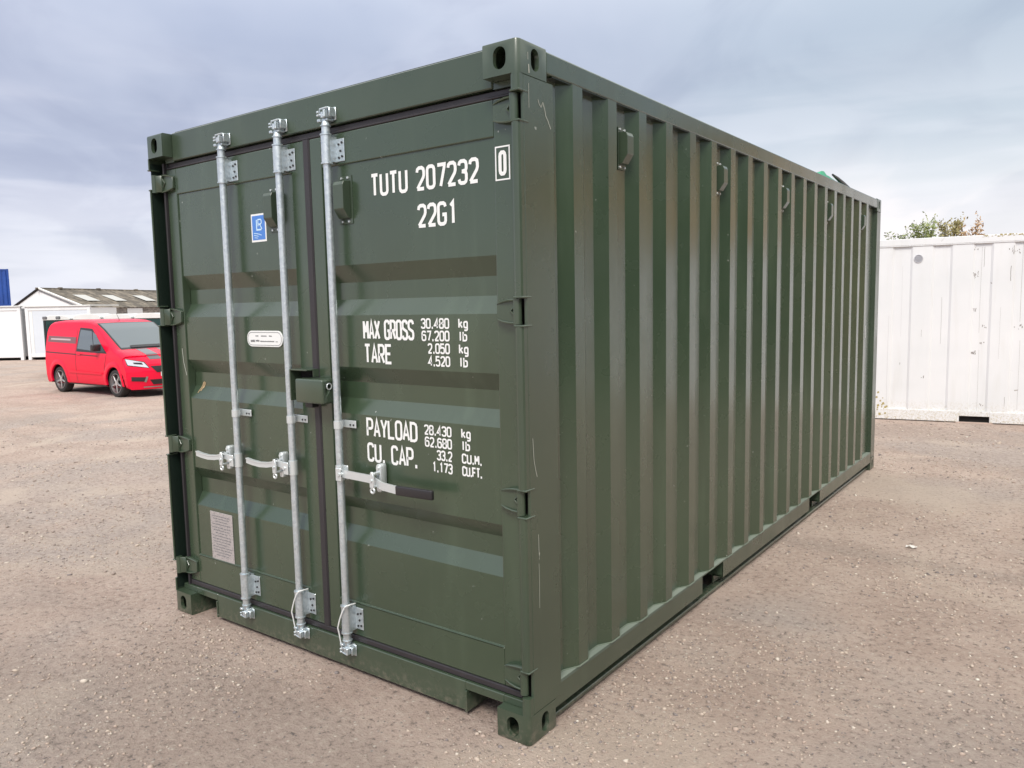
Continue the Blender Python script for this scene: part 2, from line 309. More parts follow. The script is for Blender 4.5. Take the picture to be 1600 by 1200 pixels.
# ---- stroke lettering ------------------------------------------------------
O_ = [(0,.16),(.08,.06),(.28,0),(.72,0),(.92,.06),(1,.16),(1,.84),(.92,.94),(.72,1),(.28,1),(.08,.94),(0,.84),(0,.16)]
GL = {
 'T': [[(0,1),(1,1)],[(.5,1),(.5,0)]], 'U': [[(0,1),(0,.16),(.08,.06),(.28,0),(.72,0),(.92,.06),(1,.16),(1,1)]],
 '0': [O_], 'O': [O_], 'D': [[(0,0),(0,1),(.6,1),(.9,.93),(1,.82),(1,.18),(.9,.07),(.6,0),(0,0)]],
 '1': [[(.28,.84),(.62,1),(.62,0)]], '2': [[(0,.80),(.06,.93),(.28,1),(.72,1),(.94,.93),(1,.80),(1,.64),(.9,.52),(.03,.02)],[(0,0),(1,0)]],
 '3': [[(0,.82),(.08,.94),(.28,1),(.72,1),(.94,.93),(1,.82),(1,.66),(.9,.56),(.4,.53)],[(.4,.53),(.9,.49),(1,.38),(1,.17),(.92,.06),(.72,0),(.28,0),(.08,.06),(0,.18)]],
 '4': [[(.75,0),(.75,1),(0,.28),(1,.28)]], '5': [[(.95,1),(.05,1),(.02,.56),(.3,.62),(.7,.61),(.93,.54),(1,.42),(1,.17),(.9,.05),(.7,0),(.28,0),(.08,.05),(0,.16)]],
 '6': [[(.98,.86),(.86,.97),(.65,1),(.3,1),(.08,.92),(0,.8),(0,.16),(.08,.05),(.3,0),(.7,0),(.92,.06),(1,.17),(1,.42),(.92,.54),(.7,.6),(.3,.6),(.04,.5)]],
 '7': [[(0,1),(1,1),(.95,.85),(.42,0)]], '8': [[(.3,.53),(.06,.62),(.02,.72),(.02,.87),(.12,.96),(.32,1),(.68,1),(.88,.96),(.98,.87),(.98,.72),(.94,.62),(.7,.53),(.3,.53),(.06,.44),(0,.34),(0,.14),(.1,.04),(.3,0),(.7,0),(.9,.04),(1,.14),(1,.34),(.94,.44),(.7,.53)]],
 'G': [[(1,.82),(.92,.94),(.72,1),(.28,1),(.08,.94),(0,.84),(0,.16),(.08,.06),(.28,0),(.72,0),(.92,.06),(1,.16),(1,.45),(.55,.45)]],
 'C': [[(1,.80),(.92,.94),(.72,1),(.28,1),(.08,.94),(0,.84),(0,.16),(.08,.06),(.28,0),(.72,0),(.92,.06),(1,.2)]],
 'S': [[(1,.82),(.92,.94),(.72,1),(.28,1),(.08,.94),(0,.84),(0,.68),(.12,.57),(.88,.42),(1,.32),(1,.16),(.92,.06),(.72,0),(.28,0),(.08,.06),(0,.18)]],
 'M': [[(0,0),(0,1)],[(1,0),(1,1)],[(.04,.98),(.5,.36)],[(.96,.98),(.5,.36)]], 'A': [[(0,0),(.5,1),(1,0)],[(.18,.3),(.82,.3)]], 'X': [[(0,0),(1,1)],[(0,1),(1,0)]],
 'R': [[(0,0),(0,1),(.7,1),(.93,.93),(1,.83),(1,.62),(.93,.52),(.7,.46),(0,.46)],[(.5,.46),(1,0)]],
 'P': [[(0,0),(0,1),(.7,1),(.93,.93),(1,.83),(1,.6),(.93,.5),(.7,.44),(0,.44)]],
 'Y': [[(0,1),(.5,.45),(1,1)],[(.5,.45),(.5,0)]], 'L': [[(0,1),(0,0),(1,0)]], 'E': [[(1,1),(0,1),(0,0),(1,0)],[(0,.52),(.85,.52)]],
 'F': [[(1,1),(0,1),(0,0)],[(0,.5),(.85,.5)]], '.': [[(.35,.0),(.35,.09)]],
 'k': [[(0,1),(0,0)],[(.85,.66),(.02,.28)],[(.3,.4),(.95,0)]], 'l': [[(.45,1),(.45,0)]],
 'b': [[(0,1),(0,0),(.6,0),(.92,.06),(1,.16),(1,.5),(.92,.6),(.6,.66),(0,.64)]],
 'g': [[(.95,.66),(.35,.66),(.08,.6),(0,.5),(0,.16),(.08,.06),(.35,0),(.95,0)],[(.95,.66),(.95,-.18),(.85,-.28),(.6,-.32),(.1,-.3)]],
}
def ribbon(mb, pts, th, y, closed=False):
    P = [Vector((p[0], p[1])) for p in pts]; n = len(P); L = []; Rr = []
    for i in range(n):
        if closed: a = P[(i-1) % (n-1)] if i in (0, n-1) else P[i-1]; b = P[1] if i in (0, n-1) else P[i+1]; 
        else: a = P[max(i-1, 0)]; b = P[min(i+1, n-1)]
        if closed and i in (0, n-1): a = P[n-2]; b = P[1]
        d0 = (P[i]-a); d1 = (b-P[i])
        d0 = d0.normalized() if d0.length > 1e-9 else d1.normalized(); d1 = d1.normalized() if d1.length > 1e-9 else d0
        n0 = Vector((-d0.y, d0.x)); n1 = Vector((-d1.y, d1.x)); mt = n0+n1
        if mt.length < .3: mt = n0
        mt.normalize(); k = 1/max(.45, mt.dot(n0)); L.append(P[i]+mt*th/2*k); Rr.append(P[i]-mt*th/2*k)
    for i in range(n-1):
        mb.quad((L[i].x, y, L[i].y), (L[i+1].x, y, L[i+1].y), (Rr[i+1].x, y, Rr[i+1].y), (Rr[i].x, y, Rr[i].y))
def text(mb, s, x0, x1, z0, h, th, y, gap=.42, dot=.35):
    th *= 1.12
    """letters of equal width filling x0..x1 on the plane y"""
    ws = [dot if ch == '.' else (.45 if ch in 'l' else (.62 if ch == ' ' else 1)) for ch in s]
    tot = sum(ws)+gap*(len(s)-1); u = (x1-x0-th)/tot; x = x0+th/2
    for ch, w in zip(s, ws):
        if ch != ' ':
            for k, st in enumerate(GL[ch]):
                pts = [(x+p[0]*w*u if ch not in '.' else x+w*u*.5, z0+th/2+p[1]*(h-th)) for p in st]
                if ch == '.': pts = [(x+w*u*.5, z0), (x+w*u*.5, z0+th*1.25)]
                ribbon(mb, pts, th, y-k*.0003, closed=(st[0] == st[-1]))
        x += (w+gap)*u
# ================================================================== GROUND
def gh(x, y):
    t = min(1, max(0, (-1.5-x)/13)); z = -.33*t*t*(3-2*t)
    t = min(1, max(0, (y-6.3)/3)); z -= .09*t*t*(3-2*t)*min(1, max(0, (x+3)/3)); return z
mb = MB(); xs = sorted(set([-1500, -700, -350, -180, -100, -70] + [-50+i*2 for i in range(20)] + [-10+i*.5 for i in range(41)] + [12, 16, 22, 30, 50, 90, 180, 400, 900, 1500]))
ys = sorted(set([-900, -400, -150, -60, -30, -15] + [-8+i*.5 for i in range(60)] + [24, 28, 34, 44, 60, 90, 140, 220, 400, 800, 1500]))
mb.grid([[(x, y, gh(x, y)) for y in ys] for x in xs])
g = mb.build('ground', M['ground'], smooth=60); bmr = bmesh.new(); bmr.from_mesh(g.data); bmesh.ops.recalc_face_normals(bmr, faces=bmr.faces[:])
if bmr.faces[0].normal.z < 0: bmesh.ops.reverse_faces(bmr, faces=bmr.faces[:])
bmr.to_mesh(g.data); bmr.free(); tag(g, kind='structure')

# loose stones
def stones():
    ico = bmesh.new(); bmesh.ops.create_icosphere(ico, subdivisions=1, radius=1); ico.verts.index_update()
    V0 = np.array([v.co[:] for v in ico.verts]); F0 = np.array([[v.index for v in f.verts] for f in ico.faces]); ico.free()
    rg = np.random.default_rng(3); n = 95000
    th = rg.uniform(R(95), R(205), n) ; r = np.exp(rg.uniform(math.log(1.1), math.log(17), n))
    fa = math.atan2(CF.y, CF.x); th = fa + rg.uniform(-R(41), R(41), n)
    x = CL.x + r*np.cos(th); y = CL.y + r*np.sin(th)
    patch = np.array([noise.noise(Vector((a*.9, b*.9, 0))) for a, b in zip(x, y)])
    keep = ~((x > .0) & (x < 2.43) & (y > .02) & (y < 5.9)) & (rg.uniform(0, 1, n) < .55+patch*1.3)
    x, y, r = x[keep], y[keep], r[keep]; n = len(x)
    sz = np.clip(rg.lognormal(math.log(.0038), .42, n), .002, .0115)*np.clip(.75+.10*r, 1, 1.9)
    sc = np.stack([sz*rg.uniform(.8, 1.5, n), sz*rg.uniform(.7, 1.2, n), sz*rg.uniform(.45, .9, n)], 1)
    jit = rg.uniform(.55, 1.3, (n, len(V0), 1)); P = V0[None]*jit*sc[:, None, :]
    a = rg.uniform(0, 6.28, n); ca, sa = np.cos(a)[:, None], np.sin(a)[:, None]
    X = P[..., 0]*ca-P[..., 1]*sa; Y = P[..., 0]*sa+P[..., 1]*ca
    zz = np.array([gh(p, q) for p, q in zip(x, y)])+sc[:, 2]*.3
    P = np.stack([X+x[:, None], Y+y[:, None], P[..., 2]+zz[:, None]], 2).reshape(-1, 3)
    F = (F0[None]+(np.arange(n)*len(V0))[:, None, None]).reshape(-1, 3)
    me = bpy.data.meshes.new('gravel'); me.vertices.add(len(P)); me.vertices.foreach_set('co', P.ravel())
    me.loops.add(F.size); me.loops.foreach_set('vertex_index', F.ravel().astype(np.int32)); me.polygons.add(len(F))
    me.polygons.foreach_set('loop_start', np.arange(0, F.size, 3, dtype=np.int32)); me.polygons.foreach_set('loop_total', np.full(len(F), 3, dtype=np.int32))
    me.update(); me.validate(); me.materials.append(M['stone']); o = bpy.data.objects.new('gravel', me); C.objects.link(o)
    tag(o, 'loose pale and brown stones scattered over the crushed stone yard', 'gravel', kind='stuff')
stones()

# ================================================================== GREEN CONTAINER
W, L, H = 2.438, 5.95, 2.60
ct = thing('shipping_container', 'large dark green shipping container with white lettering and galvanised lock rods on its doors', 'container')
G, G2 = M['green'], M['green2']
# corner castings
def capsule(cx, cz, w, h, n=8):
    r = w/2; pts = []
    for k in range(n+1): a = math.pi*k/n; pts.append((cx+r*math.cos(a), cz+h/2-r+r*math.sin(a)))
    for k in range(n+1): a = math.pi+math.pi*k/n; pts.append((cx+r*math.cos(a), cz-h/2+r+r*math.sin(a)))
    return pts
def casting(right, back, top):
    w, d, h = .155, .178, .118
    b = bmesh.new(); bmesh.ops.create_cube(b, size=1)
    for v in b.verts: v.co = Vector(((v.co.x+.5)*w, (v.co.y+.5)*d, (v.co.z+.5)*h))
    ed = [e for e in b.edges if all(abs(v.co.x) < 1e-6 and abs(v.co.y) < 1e-6 for v in e.verts)]
    bmesh.ops.bevel(b, geom=ed, offset=.020, segments=4, affect='EDGES', profile=.5)
    zt = h if top else 0
    ed = [e for e in b.edges if all(abs(v.co.z-zt) < 1e-6 for v in e.verts) and all((v.co.x < .021 or v.co.y < .021) for v in e.verts)]
    bmesh.ops.bevel(b, geom=ed, offset=.008, segments=2, affect='EDGES', profile=.5)
    c = MB(); c.bm.free(); c.bm = b; o = c.build('corner_casting', G2, ct, smooth=35)
    k = MB(); zc = .060; k.box(.018, .140, .018, .160, .014, .104); cut(o, k)
    k = MB(); k.prism(capsule(.080, zc, .056, .078), 'y', -.02, .05); cut(o, k)
    k = MB(); k.prism(capsule(.105, zc, .050, .078), 'x', -.02, .05); cut(o, k)
    sx = -1 if right else 1; sy = -1 if back else 1
    for v in o.data.vertices:
        x, y, z = v.co; v.co = (W-x if right else x, L-y if back else y, (H-h+z) if top else z)
    if (sx*sy) < 0: o.data.flip_normals()
    # black inside
    return o
for rt in (0, 1):
    for bk in (0, 1):
        for tp in (0, 1): casting(rt, bk, tp)
# corner posts (front ones with a channel) and hinge bars
HZ = [2.372, 1.650, .940, .240]
def mx(x, right): return x if right else W-x
def bx(mb, x0, x1, y0, y1, z0, z1, right=True, bev=0, seg=1):
    a, b = mx(x0, right), mx(x1, right); mb.box(min(a, b), max(a, b), y0, y1, z0, z1, bev, seg)
for right in (True, False):
    p = MB(); bx(p, 2.424, 2.438, .030 if right else .105, .222, .118, H-.118, right, .003)
    bx(p, 2.330, 2.4235, .105, .222, .118, H-.118, right)
    post = p.build('corner_post', G2, ct)
    segs = [(H-.118, HZ[0]+.052)] + [(HZ[i]-.052, HZ[i+1]+.052) for i in range(3)] + [(HZ[3]-.052, .118)]
    p = MB()
    for a, b in segs:
        pts = [(2.437, .029), (2.437, .010), (2.432, .003), (2.424, .0), (2.412, .0), (2.404, .003), (2.400, .010), (2.400, .029)]
        if not right: pts = [(.001, .104), (.001, .012), (.004, .003), (.009, .001), (.013, .004), (.013, .009), (.008, .012), (.008, .104)]
        p.prism(pts, 'z', b, a)
        for zz in (a, b):
            if .2 < zz < 2.47: bx(p, 2.397 if right else 2.420, 2.440, -.001, .06, zz-.004, zz+.004, right, .0025)
    bar = p.build('hinge_bar', G2, post)
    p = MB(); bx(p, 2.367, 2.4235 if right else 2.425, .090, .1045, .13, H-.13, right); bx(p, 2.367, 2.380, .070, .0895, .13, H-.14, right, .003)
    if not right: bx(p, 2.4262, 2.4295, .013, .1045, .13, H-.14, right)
    p.build('seal', M['rubber'] if right else M['channel'], post)  # left lining puts the shade of the deep channel into its colour
    if not right:
        p = MB(); bx(p, 2.368, 2.381, .050, .0695, .13, H-.14, right, .002); p.build('seal', M['rubber'], post)
# the scratches on the near post
p = MB()
def scratch(mb, pts, w, x):
    for a, b in zip(pts, pts[1:]):
        d = Vector((b[0]-a[0], b[1]-a[1])).normalized(); nx, nz = -d.y*w/2, d.x*w/2
        mb.quad((x, a[0]+nx, a[1]+nz), (x, b[0]+nx, b[1]+nz), (x, b[0]-nx, b[1]-nz), (x, a[0]-nx, a[1]-nz))
XS = W+.0012
for pts, w in [([(.119, 2.41), (.126, 2.395), (.139, 2.385)], .003), ([(.139, 2.385), (.150, 2.405), (.155, 2.399)], .003), ([(.153, 2.40), (.163, 2.378), (.168, 2.36), (.182, 2.345), (.200, 2.318)], .004),
               ([(.050, 1.183), (.053, 1.14), (.056, 1.098), (.066, 1.06), (.075, 1.034)], .003), ([(.077, .813), (.079, .726), (.080, .715)], .003), ([(.077, .70), (.0785, .62), (.077, .526)], .0022), ([(.083, .742), (.079, .722)], .003),
               ([(.062, 2.455), (.062, 2.37)], .0025), ([(.060, 2.56), (.0605, 2.535)], .003), ([(.064, 2.52), (.066, 2.49)], .006)]:
    scratch(p, pts, w, XS)
p.build('paint_scratch', M['scrape'], ct)
# back end, roof, header, sill
for a, b in ((.004, .10), (W-.10, W-.004)): p = MB(); p.box(a, b, L-.16, L-.002, .118, H-.118, .004); p.build('corner_post', G2, ct)
p = MB(); p.box(.10, W-.10, L-.07, L-.03, .12, H-.06); p.build('end_wall', G, ct)
p = MB(); n = 21; yy = .2
P = []
for k in range(27):
    y0 = .20+k*.2085
    for dy, z in ((0, 0), (.03, .018), (.10, .018), (.13, 0)): P.append((y0+dy, H-.03+z))
P = [q for q in P if q[0] < L-.15]
p.grid([[(x, q[0], q[1]) for q in P] for x in (.06, W-.06)]); p.build('roof', G, ct)
p = MB(); p.box(.157, W-.157, .055, .110, 2.462, H+.004, .004); p.box(.115, W-.115, .111, .17, 2.46, H-.01)
p.box(.04, .156, .099, .15, 2.40, H-.119); p.box(W-.156, W-.04, .099, .15, 2.40, H-.119); p.box(.075, .1565, .062, .0985, 2.4585, H-.119); p.box(W-.1565, W-.075, .062, .0985, 2.4585, H-.119)
header = p.build('header', G2, ct)
p = MB(); p.box(.157, W-.157, .075, .14, H+.0045, H+.014, .002); p.build('roof_edge', M['channel'], ct)
p = MB()
def sillbox(x0, x1, z0, z1): p.box(x0, x1, .045, .11, z0, z1, .003)
sillbox(.345, 2.085, .022, .148); sillbox(.156, .3449, .112, .148); sillbox(2.0851, W-.156, .112, .148)
p.box(.345, 2.085, .1105, .19, .026, .145)
p.box(.335, .345, .040, .30, .020, .110, .001); p.box(2.0851, 2.095, .040, .30, .020, .110, .001)
p.box(.10, W-.10, .13, .16, .149, .18)
p.box(.02, .1555, .046, .10, .1185, .147, .002); p.box(W-.1555, W-.045, .046, .10, .1185, .147, .002)
p.build('door_sill', G2, ct)
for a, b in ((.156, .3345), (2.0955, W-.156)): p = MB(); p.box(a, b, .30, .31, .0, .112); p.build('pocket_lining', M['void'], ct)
# side rails
for right in (True, False):
    p = MB(); bx(p, 2.378, 2.437, .179, L-.179, 2.512, 2.592, right, .006, 2); bx(p, 2.3775, 2.384, .12, L-.12, 2.44, 2.5119, right)
    tr = p.build('top_rail', G, ct); p = MB(); bx(p, 2.396, 2.4335, .222, L-.18, 2.5085, 2.5118, right); p.build('sealant', M['channel'], tr)  # dark strip puts the shade under the rail into the colour
    p = MB(); ZT, ZB = .172, .078
    pk = [(1.655, 1.955), (3.70, 3.985)]
    ycut = [.179, pk[0][0], pk[0][1], pk[1][0], pk[1][1], L-.179]
    for a, b in ((0, 1), (2, 3), (4, 5)):
        bx(p, 2.428, 2.436, ycut[a], ycut[b], ZB, ZT, right, .002)
        bx(p, 2.375, 2.4275, ycut[a], ycut[b], ZB+.004, ZB+.010, right)
        bx(p, 2.370, 2.378, ycut[a], ycut[b], .034, ZB+.0035, right)
    bx(p, 2.350, 2.436, .179, L-.179, ZT+.0005, ZT+.0055, right, .001)
    bx(p, 2.362, 2.410, .179, L-.179, .012, .030, right, .003)
    for a, b in pk:
        bx(p, 2.10, 2.435, a-.006, a, ZB, ZT, right); bx(p, 2.10, 2.435, b, b+.006, ZB, ZT, right)
        bx(p, 2.10, 2.36, a, b, .012, .016, right)
    rail = p.build('bottom_rail', G2, ct)
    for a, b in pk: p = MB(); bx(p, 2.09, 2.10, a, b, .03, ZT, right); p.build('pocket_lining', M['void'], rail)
    p = MB(); bx(p, 2.352, 2.434, .222, L-.18, ZT+.0058, ZT+.0078, right); p.build('sealant', M['caulk'], rail)
# corrugated side walls
YE0, PIT = .433, .2765
def wallprofile():
    pts = [(.20, 2.400), (.293, 2.400)]; k = 0; y = YE0
    while y < L-.30:
        pts += [(y-.072, 2.4365), (y, 2.4365), (y+.066, 2.400), (y+.138, 2.400)]; y += PIT
    pts[-1] = (L-.15, 2.400); return pts
WP = wallprofile()
for right in (True, False):
    p = MB(); zs = [.178, .9, 1.7, 2.5125]
    p.grid([[(mx(q[1], right), q[0], z) for z in zs] for q in WP]); wall = p.build('side_wall', G, ct)
    bm_ = bmesh.new(); bm_.from_mesh(wall.data); bmesh.ops.recalc_face_normals(bm_, faces=bm_.faces[:])
    sgn = 1 if right else -1
    if sum(f.normal.x for f in bm_.faces)*sgn < 0: bmesh.ops.reverse_faces(bm_, faces=bm_.faces[:])
    bm_.to_mesh(wall.data); bm_.free()
    if right:
        wallR = wall
        p = MB()                                   # weld bead and sealant along the foot
        for a, b in zip(WP, WP[1:]):
            if b[0]-a[0] < .2 and b[0] < L-.2: p.tube([(a[1]+.002, a[0], .1805), (b[1]+.002, b[0], .1805)], .0035, 5)
        p.build('weld_bead', M['seam'], wall)
def ventcover(parent, mat4, w=.062, h=.185, plate_w=.078):
    p = MB(); hw = w/2
    p.box(-plate_w/2, plate_w/2, -.004, 0, -h/2, h/2, .001)
    prof = [(-.0045, h/2-.022), (-.040, h/2-.027), (-.047, h/2-.042), (-.047, -h/2+.062), (-.020, -h/2+.024), (-.0045, -h/2+.022)]
    p.prism(prof, 'x', -hw, hw, .0015)
    bmesh.ops.transform(p.bm, matrix=mat4, verts=p.bm.verts)
    v = p.build('vent_cover', M['green2'], parent)
    p = MB()
    for sx in (-.02, .02):
        for sz in (h/2-.010, -h/2+.010): p.cyl((sx, -.003, sz), (sx, -.009, sz), .005, n=8)
    bmesh.ops.transform(p.bm, matrix=mat4, verts=p.bm.verts); return v, p
for k in (1, 5, 9, 13, 17):
    y = YE0+.066+.036+PIT*k-.0
    mt = Matrix.Translation((2.402, y, 2.340)) @ Matrix.Rotation(R(90), 4, 'Z')
    v, p = ventcover(wallR, mt, .056, .180, .064); p.build('screws', M['zinc'], wallR)
p = MB(); p.quad((2.4382, 5.395, 1.31), (2.4382, 5.41, 1.31), (2.4382, 5.41, 1.42), (2.4382, 5.395, 1.42)); p.build('label_sticker', M['white_text'], wallR)

# ---- doors
FY, PY, RY = .064, .071, .108            # frame face, panel face, recess face
CORR = [((1.862, 1.787), (1.712, 1.643)), ((1.415, 1.346), (1.272, 1.206)), ((.825, .765), (.683, .615))]
def make_door(x0, x1, px0, px1, right):
    """x0..x1 the leaf, px0..px1 the corrugated panel"""
    d = MB(); zt, zb = 2.425, .176; FT = .045
    def slab(a, b, c, e): d.box(a, b, FY, FY+FT, c, e, .004, 2)
    slab(x0, px0, zb, zt); slab(px1, x1, zb, zt)
    slab(px0+.0005, px1-.0005, 2.292, zt); slab(px0+.0005, px1-.0005, zb, .336)
    zs = [(2.2915, PY)]
    for (a, b), (c, e) in CORR: zs += [(a, PY), (b, RY), (c, RY), (e, PY)]
    zs += [(.3365, PY)]
    d.grid([[(x, y, z) for z, y in zs] for x in (px0, (px0+px1)/2, px1)])
    d.box(px0+.001, px1-.001, RY+.012, RY+.02, .34, 2.29)
    door = d.build('door', G, ct)
    return door
doorR = make_door(1.242, 2.366, 1.318, 2.276, True)
doorL = make_door(.072, 1.200, .160, 1.110, False)
# seals
p = MB()
p.box(.075, 2.363, .074, .098, 2.4258, 2.458, .004, 2); p.box(.075, 2.363, .062, .074, 2.4262, 2.436, .003)
top_seal = p.build('door_seal', M['rubber'], ct)
p = MB(); p.box(.075, 2.363, .058, .10, .1495, .1755, .004, 2); p.build('door_seal', M['rubber'], ct)
p = MB(); p.prism([(1.201, .066), (1.205, .058), (1.236, .058), (1.241, .066), (1.241, .10), (1.201, .10)], 'z', .176, 2.4255); p.build('door_seal', M['rubber'], ct)
# seam lines: weld line at the top, painted highlight on the lower lip
for dr, a, b in ((doorR, 1.318, 2.276), (doorL, .160, 1.110)):
    p = MB(); p.tube([(a, .0690, 2.293), (b, .0690, 2.293)], .0022, 5); p.build('weld_bead', M['green2'], dr)
    p = MB(); p.prism([(.0705, .3365), (.0640, .3300), (.0640, .3280), (.0705, .3280)], 'x', a, b); p.build('weld_bead', M['seam'], dr)  # paler lip carries a highlight in its colour
# hinges
def hinge(z, right, door):
    p = MB()
    def X(v): return v if right else W-v
    def pr(pts, y0, y1, bev=.002): p.prism([(X(a), z+c) for a, c in pts], 'y', y0, y1, bev)
    pr([(2.286, .030), (2.300, .036), (2.345, .044), (2.392, .044), (2.392, -.044), (2.345, -.042), (2.300, -.036), (2.286, -.028)], .048, .0635)
    h = p.build('hinge', G2, door, smooth=30); p = MB()
    p.tube([(X(2.288), .0480, z+.029), (X(2.315), .044, z+.037), (X(2.345), .041, z+.042), (X(2.378), .041, z+.043)], [.002, .004, .0045, .004], 6)
    p.tube([(X(2.288), .0480, z-.028), (X(2.315), .044, z-.036), (X(2.345), .041, z-.041), (X(2.378), .041, z-.043)], [.002, .004, .0045, .004], 6)
    p.tube([(X(2.376), .046, z+.026), (X(2.354), .044, z+.002), (X(2.378), .045, z-.024)], [.004, .0035, .004], 6); p.build('hinge_rib', G2, door, smooth=60)
    bxx = 2.400 if right else 2.416; by = .024; p2 = MB(); p2.cyl((X(bxx), by, z-.046), (X(bxx), by, z+.046), .0165, n=18); p2.prism([(X(2.372), .0475), (X(2.372), .036), (X(bxx), by-.012), (X(bxx), by+.012)], 'z', z-.043, z+.043, .001)
    p2.build('hinge_barrel', G2, door, smooth=40)
for z in HZ: hinge(z, True, doorR)
for z in (2.352, 1.645, .948, .262): hinge(z, False, doorL)
# lock rods with brackets, cams, keepers
RODY = .022
def lockgear(xr, door, tie=False):
    p = MB(); p.cyl((xr, RODY, .185), (xr, RODY, 2.44), .0168, n=20); rod = p.build('lock_rod', M['galv'], door, smooth=40)
    # cam ends
    for top in (1, 0):
        p = MB(); z = 2.42 if top else .196; s = 1 if top else -1
        p.cyl((xr, RODY, z), (xr, RODY, z+s*.030), .0185, n=16); p.cyl((xr, RODY, z+s*.030), (xr, RODY, z+s*.034), .023, n=16); p.cyl((xr, RODY, z+s*.034), (xr, RODY, z+s*.052), .019, .014, n=16)
        def hb(x0, x1, y0, y1, a, b, bev=.002): p.box(x0, x1, y0, y1, z+s*min(a*s, b*s) if 0 else min(z+s*a, z+s*b), max(z+s*a, z+s*b), bev)
        hb(xr-.030, xr-.012, .000, .040, .048, .060); hb(xr-.012, xr+.022, .012, .050, .052, .062); hb(xr-.006, xr+.006, .0, .05, .0625, .088)
        hb(xr+.012, xr+.024, -.004, .046, .0625, .094, .003); hb(xr-.038, xr-.026, .004, .05, .074, .082); hb(xr-.040, xr-.028, .006, .05, .088, .097)
        p.build('cam', M['galv'], door, smooth=30)
        p = MB()
        z0, z1 = (z+.058, z+.112) if top else (z-.108, z-.056)
        yb = .0545 if top else .0445
        p.box(xr-.028, xr+.036, yb-.006, yb, z0, z1, .002); p.box(xr+.030, xr+.036, .014, yb-.0062, z0+.010, z1-.006, .002); p.box(xr-.016, xr+.0298, .012, yb-.0062, z1-.010, z1-.004, .002)
        p.tube([(xr+.026, .012, z1-.008), (xr-.012, .004, z1-.012), (xr-.016, .004, z0+.020), (xr+.010, .006, z0+.014)], .0045, 6)
        p.build('cam_keeper', M['galv'], ct, smooth=40)
    # top and bottom sleeves
    for z0, z1 in ((2.292, 2.418), (.198, .330)):
        p = MB(); p.cyl((xr, RODY, z0+.006), (xr, RODY, z1-.006), .0232, n=20); p.cyl((xr, RODY, z0), (xr, RODY, z0+.0055), .026, n=20); p.cyl((xr, RODY, z1-.0055), (xr, RODY, z1), .026, n=20)
        p.box(xr-.022, xr+.022, RODY+.006, .0615, z0+.010, z1-.010); p.box(xr-.024, xr+.068, .0595, .0635, z0+.012, z1-.018, .0015)
        p.build('rod_bracket', M['galv'], door, smooth=30)
        p = MB()
        for bxx, bz in ((.036, .022), (.056, .026), (.046, .05), (.036, .078), (.056, .084)): p.cyl((xr+bxx, .0595, z0+bz+.006), (xr+bxx, .0555, z0+bz+.006), .005, n=8)
        for bz in (.03, .095): p.cyl((xr-.022, RODY-.008, z0+bz), (xr-.026, RODY-.012, z0+bz), .0042, n=8)
        p.build('bracket_bolts', M['black'], door)
    # centre guide
    p = MB(); z = 1.160; p.cyl((xr, RODY, z-.017), (xr, RODY, z+.017), .0205, n=20); p.box(xr-.026, xr-.008, RODY, .0615, z-.016, z+.016, .001); p.box(xr-.028, xr+.072, .0595, .0635, z-.017, z+.017, .0015)
    p.build('rod_guide', M['zinc'], door, smooth=30)
    p = MB()
    for bxx in (.038, .058): p.cyl((xr+bxx, .0595, z-.003), (xr+bxx, .056, z-.003), .0042, n=8)
    p.build('bracket_bolts', M['black'], door)
    if tie:
        p = MB(); pts = []
        for k in range(9):
            a = k/8; pts.append((xr+.030-.075*a*.8, RODY-.028-.004*math.sin(a*3), .338-.115*a**1.3))
        pts += [(xr-.032, RODY-.02, .19), (xr-.034, RODY-.012, .15), (xr-.030, RODY-.01, .115), (xr-.020, .03, .10)]
        p.tube(pts, .0032, 6); p.tube([(xr+.030, RODY-.028, .338), (xr+.036, RODY-.01, .34), (xr+.03, .05, .334)], .0032, 6)
        p.build('cable_tie', M['white_text'], ct, label='white cable tie looped over the foot bracket of the lock rod')
    return rod
rod1 = lockgear(.640, doorL); rod2 = lockgear(1.075, doorL, True); rod3 = lockgear(1.405, doorR, True)
